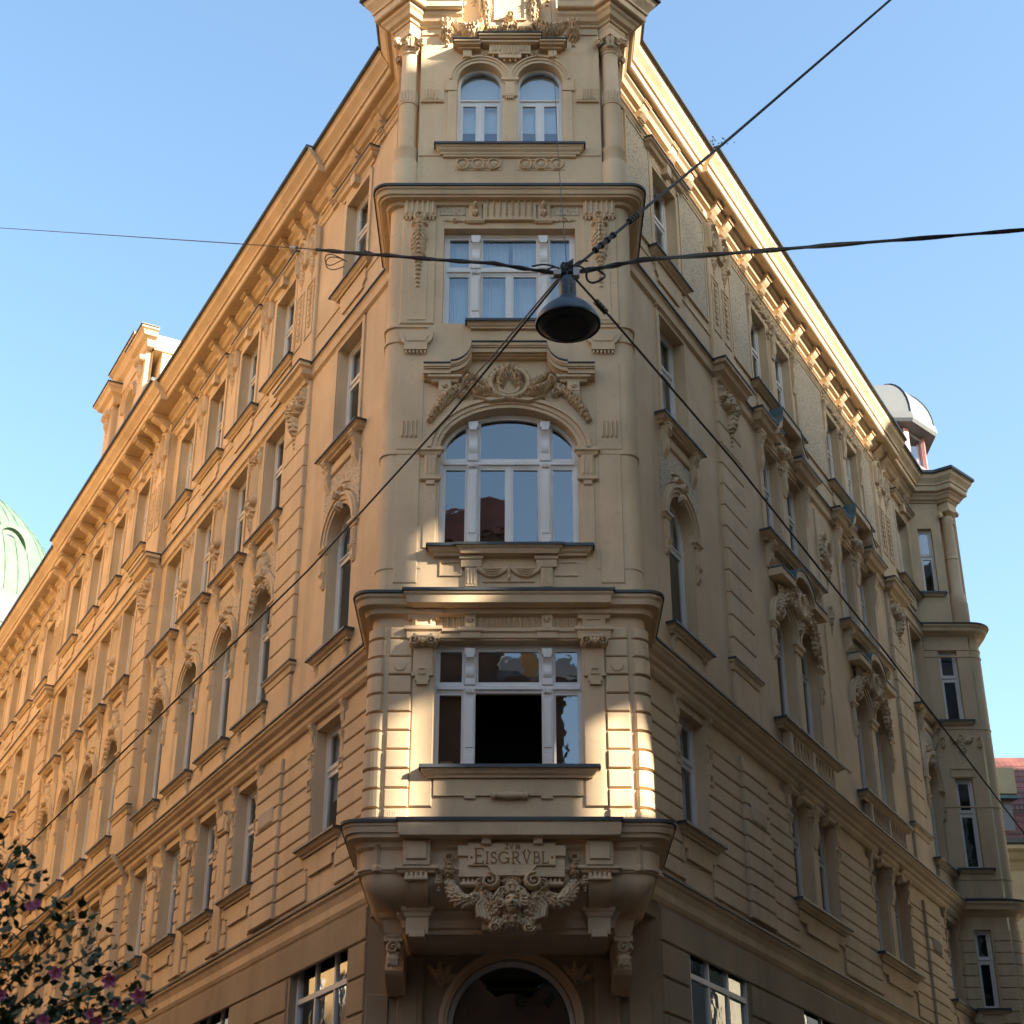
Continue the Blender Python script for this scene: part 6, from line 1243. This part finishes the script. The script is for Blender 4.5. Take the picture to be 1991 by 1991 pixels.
# cable fittings: turnbuckle and insulators
def fitting(label, pos, dirv, L, r, m='cable'):
    d = Vector(dirv).normalized(); mb = MB(); mb.tube([tuple(pos + d * (t * L)) for t in np.linspace(-.5, .5, 5)], r, 8)
    for t in (-.5, -.17, .17, .5): mb.tube([tuple(pos + d * (t * L - .012)), tuple(pos + d * (t * L + .012))], r * 1.45, 8)
    me = mb.mesh('wire_clamp', 40, True); me.materials.append(M[m]); ob = bpy.data.objects.new('wire_clamp', me); COL.objects.link(ob); ob['label'] = label; ob['category'] = 'clamp'
wa, wb = offs(hub, .03, 0, .02), P3(1260, 400, 11.2)
fitting('long turnbuckle on the wire rising to the upper right', wa.lerp(wb, .42), wb - wa, .30, .021)
fitting('small clamp on the upper right wire near the oriel edge', wa.lerp(wb, .80), wb - wa, .12, .021)
fitting('small clamp on the wire slanting down right below the lamp', offs(hub, .04, 0, -.02).lerp(P3(1190, 620, 11.2), .72), P3(1190, 620, 11.2) - offs(hub, .04, 0, -.02), .12, .019)
fitting('pale insulator pair on the thin left wire', P3(615, 485, 11.9).lerp(P3(480, 475, 13), .3), P3(615, 485, 11.9) - P3(480, 475, 13), .10, .014, 'cablelight')

# ------------------------------------------------------------------ hibiscus shrub in the lower left corner
hs = thing('hibiscus_shrub', 'dark leafy shrub with pink mallow flowers in the lower left corner', 'shrub', tuple(Vector((-3.35, CAMY + 8.6, 0))))
rs = rndm(23); base = Vector((0, 0, 0)); tw = MB(); tips = []
def pix(v):
    w = v + Vector((-3.45, -14.8, -1.6)); a = rad(27.5); zc = w.y * 0 + (v.y + 8.6) * cos(a) + (v.z - 1.6) * sin(a); yc = -(v.y + 8.6) * sin(a) + (v.z - 1.6) * cos(a)
    return 1003 + 3121 * (v.x - 3.455) / zc, 995.5 - 3121 * yc / zc
def inside(v):
    x, y = pix(v); return x < max(0, y - 1760) * .56 - 10
def branch(p, d, L, r, lv):
    pts = [p]; q = p.copy(); dd = d.copy()
    for k in range(6):
        dd = (dd + Vector((rs.uniform(-.16, .16), rs.uniform(-.16, .16), rs.uniform(-.02, .12)))).normalized(); q = q + dd * (L / 6); pts.append(q.copy())
    if not inside(pts[-1]) and lv < 2: return
    while len(pts) > 3 and not inside(pts[-1]): pts.pop()
    while len(pts) < 7: pts.append(pts[-1] + Vector((0, 0, .01)))
    tw.tube([tuple(v) for v in pts], r, 6, r * .5)
    if lv == 0:
        for v in pts[1:]: tips.append((v, dd.copy()))
        return
    for k in range(4 if lv > 1 else 4):
        i = rs.randint(2, 6); a = rs.uniform(0, 6.28); nd = (dd + Vector((cos(a) * .8, sin(a) * .8, rs.uniform(-.1, .35)))).normalized(); branch(pts[i], nd, L * rs.uniform(.5, .75), r * .55, lv - 1)
    if lv == 1: 
        for v in pts[3:]: tips.append((v, dd.copy()))
for k in range(9):
    a = 2 * PI * k / 9 + rs.uniform(-.3, .3); branch(Vector((cos(a) * .08, sin(a) * .08, 0)), Vector((cos(a) * .30 + .10, sin(a) * .30, 1)).normalized(), rs.uniform(2.2, 3.1), .03, 2)
def hchild(name, me, m, kind=None):
    me.materials.append(M[m]); ob = bpy.data.objects.new(name, me); COL.objects.link(ob); ob.parent = hs
    if kind: ob['kind'] = kind
    return ob
B0 = Vector((-3.35, CAMY + 8.6, 0))
for tx, ty, Y in ((215, 1920, 8.3), (150, 1800, 8.4), (190, 1850, 8.4), (60, 1700, 8.5), (255, 1950, 8.1), (25, 1660, 8.6), (110, 1770, 8.4), (230, 1985, 8.1)):
    e = P3(tx, ty, Y) - B0; s0 = Vector((.35, -.1, 2.5)); pts = [s0.lerp(e, t) + Vector((0, 0, .12 * sin(t * 3))) for t in np.linspace(0, 1, 9)]; tw.tube([tuple(v) for v in pts], .012, 5, .004)
    for v in pts[3:]: tips += [(v, (e - s0).normalized())] * 2
hchild('trunk', tw.mesh('trunk', 50, True), 'bark')
lf = MB()
def hleaf(p, d, s):
    a = Vector((rs.gauss(0, 1), rs.gauss(0, 1), rs.gauss(0, .7))).normalized(); d = (d * .5 + a).normalized(); w = d.cross(Vector((rs.gauss(0, 1), rs.gauss(0, 1), 1))).normalized(); n = d.cross(w)
    V = [p, p + d * s * .3 + w * s * .30 + n * .06 * s, p + d * s * .55 + w * s * .26, p + d * s * .62 + w * s * .12, p + d * s, p + d * s * .62 - w * s * .12, p + d * s * .55 - w * s * .26, p + d * s * .3 - w * s * .30 + n * .06 * s, p + d * s * .5 - n * .07 * s]
    lf.add([tuple(v) for v in V], [(0, 1, 8), (1, 2, 8), (2, 3, 8), (3, 4, 8), (4, 5, 8), (5, 6, 8), (6, 7, 8), (7, 0, 8)])
for v, d in tips:
    for k in range(rs.randint(8, 12)): hleaf(v + Vector((rs.gauss(0, .06), rs.gauss(0, .06), rs.gauss(0, .06))), d, rs.uniform(.035, .085))
hchild('crown', lf.mesh('crown', 0, True), 'leaf', 'stuff')
def flower(px, py, Y, r, face):
    c = P3(px, py, Y) - B0; f = Vector(face).normalized(); a = f.cross(Vector((0, 0, 1))).normalized(); b = f.cross(a); mb = MB()
    for ring, rr, up, npet in ((0, 1, .25, 5), (1, .7, .5, 6), (2, .42, .7, 5)):
        for k in range(npet):
            t = 2 * PI * k / npet + ring * .5; dr = a * cos(t) + b * sin(t); sd = -a * sin(t) + b * cos(t); R0 = r * rr
            V = [c, c + dr * R0 * .5 - sd * R0 * .34 + f * R0 * up * .4, c + dr * R0 * .95 - sd * R0 * .38 + f * R0 * (up + rs.uniform(-.1, .1)), c + dr * R0 * 1.08 + f * R0 * (up + .08), c + dr * R0 * .95 + sd * R0 * .38 + f * R0 * (up + rs.uniform(-.1, .1)), c + dr * R0 * .5 + sd * R0 * .34 + f * R0 * up * .4, c + dr * R0 * .6 + f * R0 * up * .2]
            mb.add([tuple(v) for v in V], [(0, 1, 6), (1, 2, 6), (2, 3, 6), (3, 4, 6), (4, 5, 6), (5, 0, 6)])
    fo = hchild('flower', mb.mesh('flower', 0, True), 'petal')
    sm = MB().tube([tuple(c + f * t) for t in np.linspace(0, r * .8, 4)], r * .13, 6).mesh('stamen', 40, True); sm.materials.append(M['petalc']); so = bpy.data.objects.new('stamen', sm); COL.objects.link(so); so.parent = fo
for px_, py_, Y_, r_ in ((107, 1892, 7.9, .032), (212, 1906, 7.9, .036), (268, 1936, 7.9, .036), (225, 1952, 7.9, .022), (8, 1725, 7.9, .026), (57, 1762, 7.9, .025), (72, 1758, 7.9, .025), (85, 1985, 7.9, .032), (190, 1988, 7.9, .03), (175, 1972, 7.9, .025), (3, 1935, 7.9, .028)):
    flower(px_, py_, Y_, r_, (rs.uniform(-.2, .5), -1, rs.uniform(-.5, .1)))

# small weeds on the right cornice corner
wd = thing('weed', 'wispy green weed growing on the cornice corner of the right wing', 'plant', tuple(RIGHT.M @ Vector((3.3, -.72, 23.58))))
lf = MB()
for k in range(60): hleaf(Vector((rs.gauss(0, .22), rs.gauss(0, .05), abs(rs.gauss(.08, .08)))), Vector((0, 0, 1)), rs.uniform(.03, .06))
me = lf.mesh('foliage', 0, True); me.materials.append(M['leaf']); ob = bpy.data.objects.new('foliage', me); COL.objects.link(ob); ob.parent = wd; ob['kind'] = 'stuff'
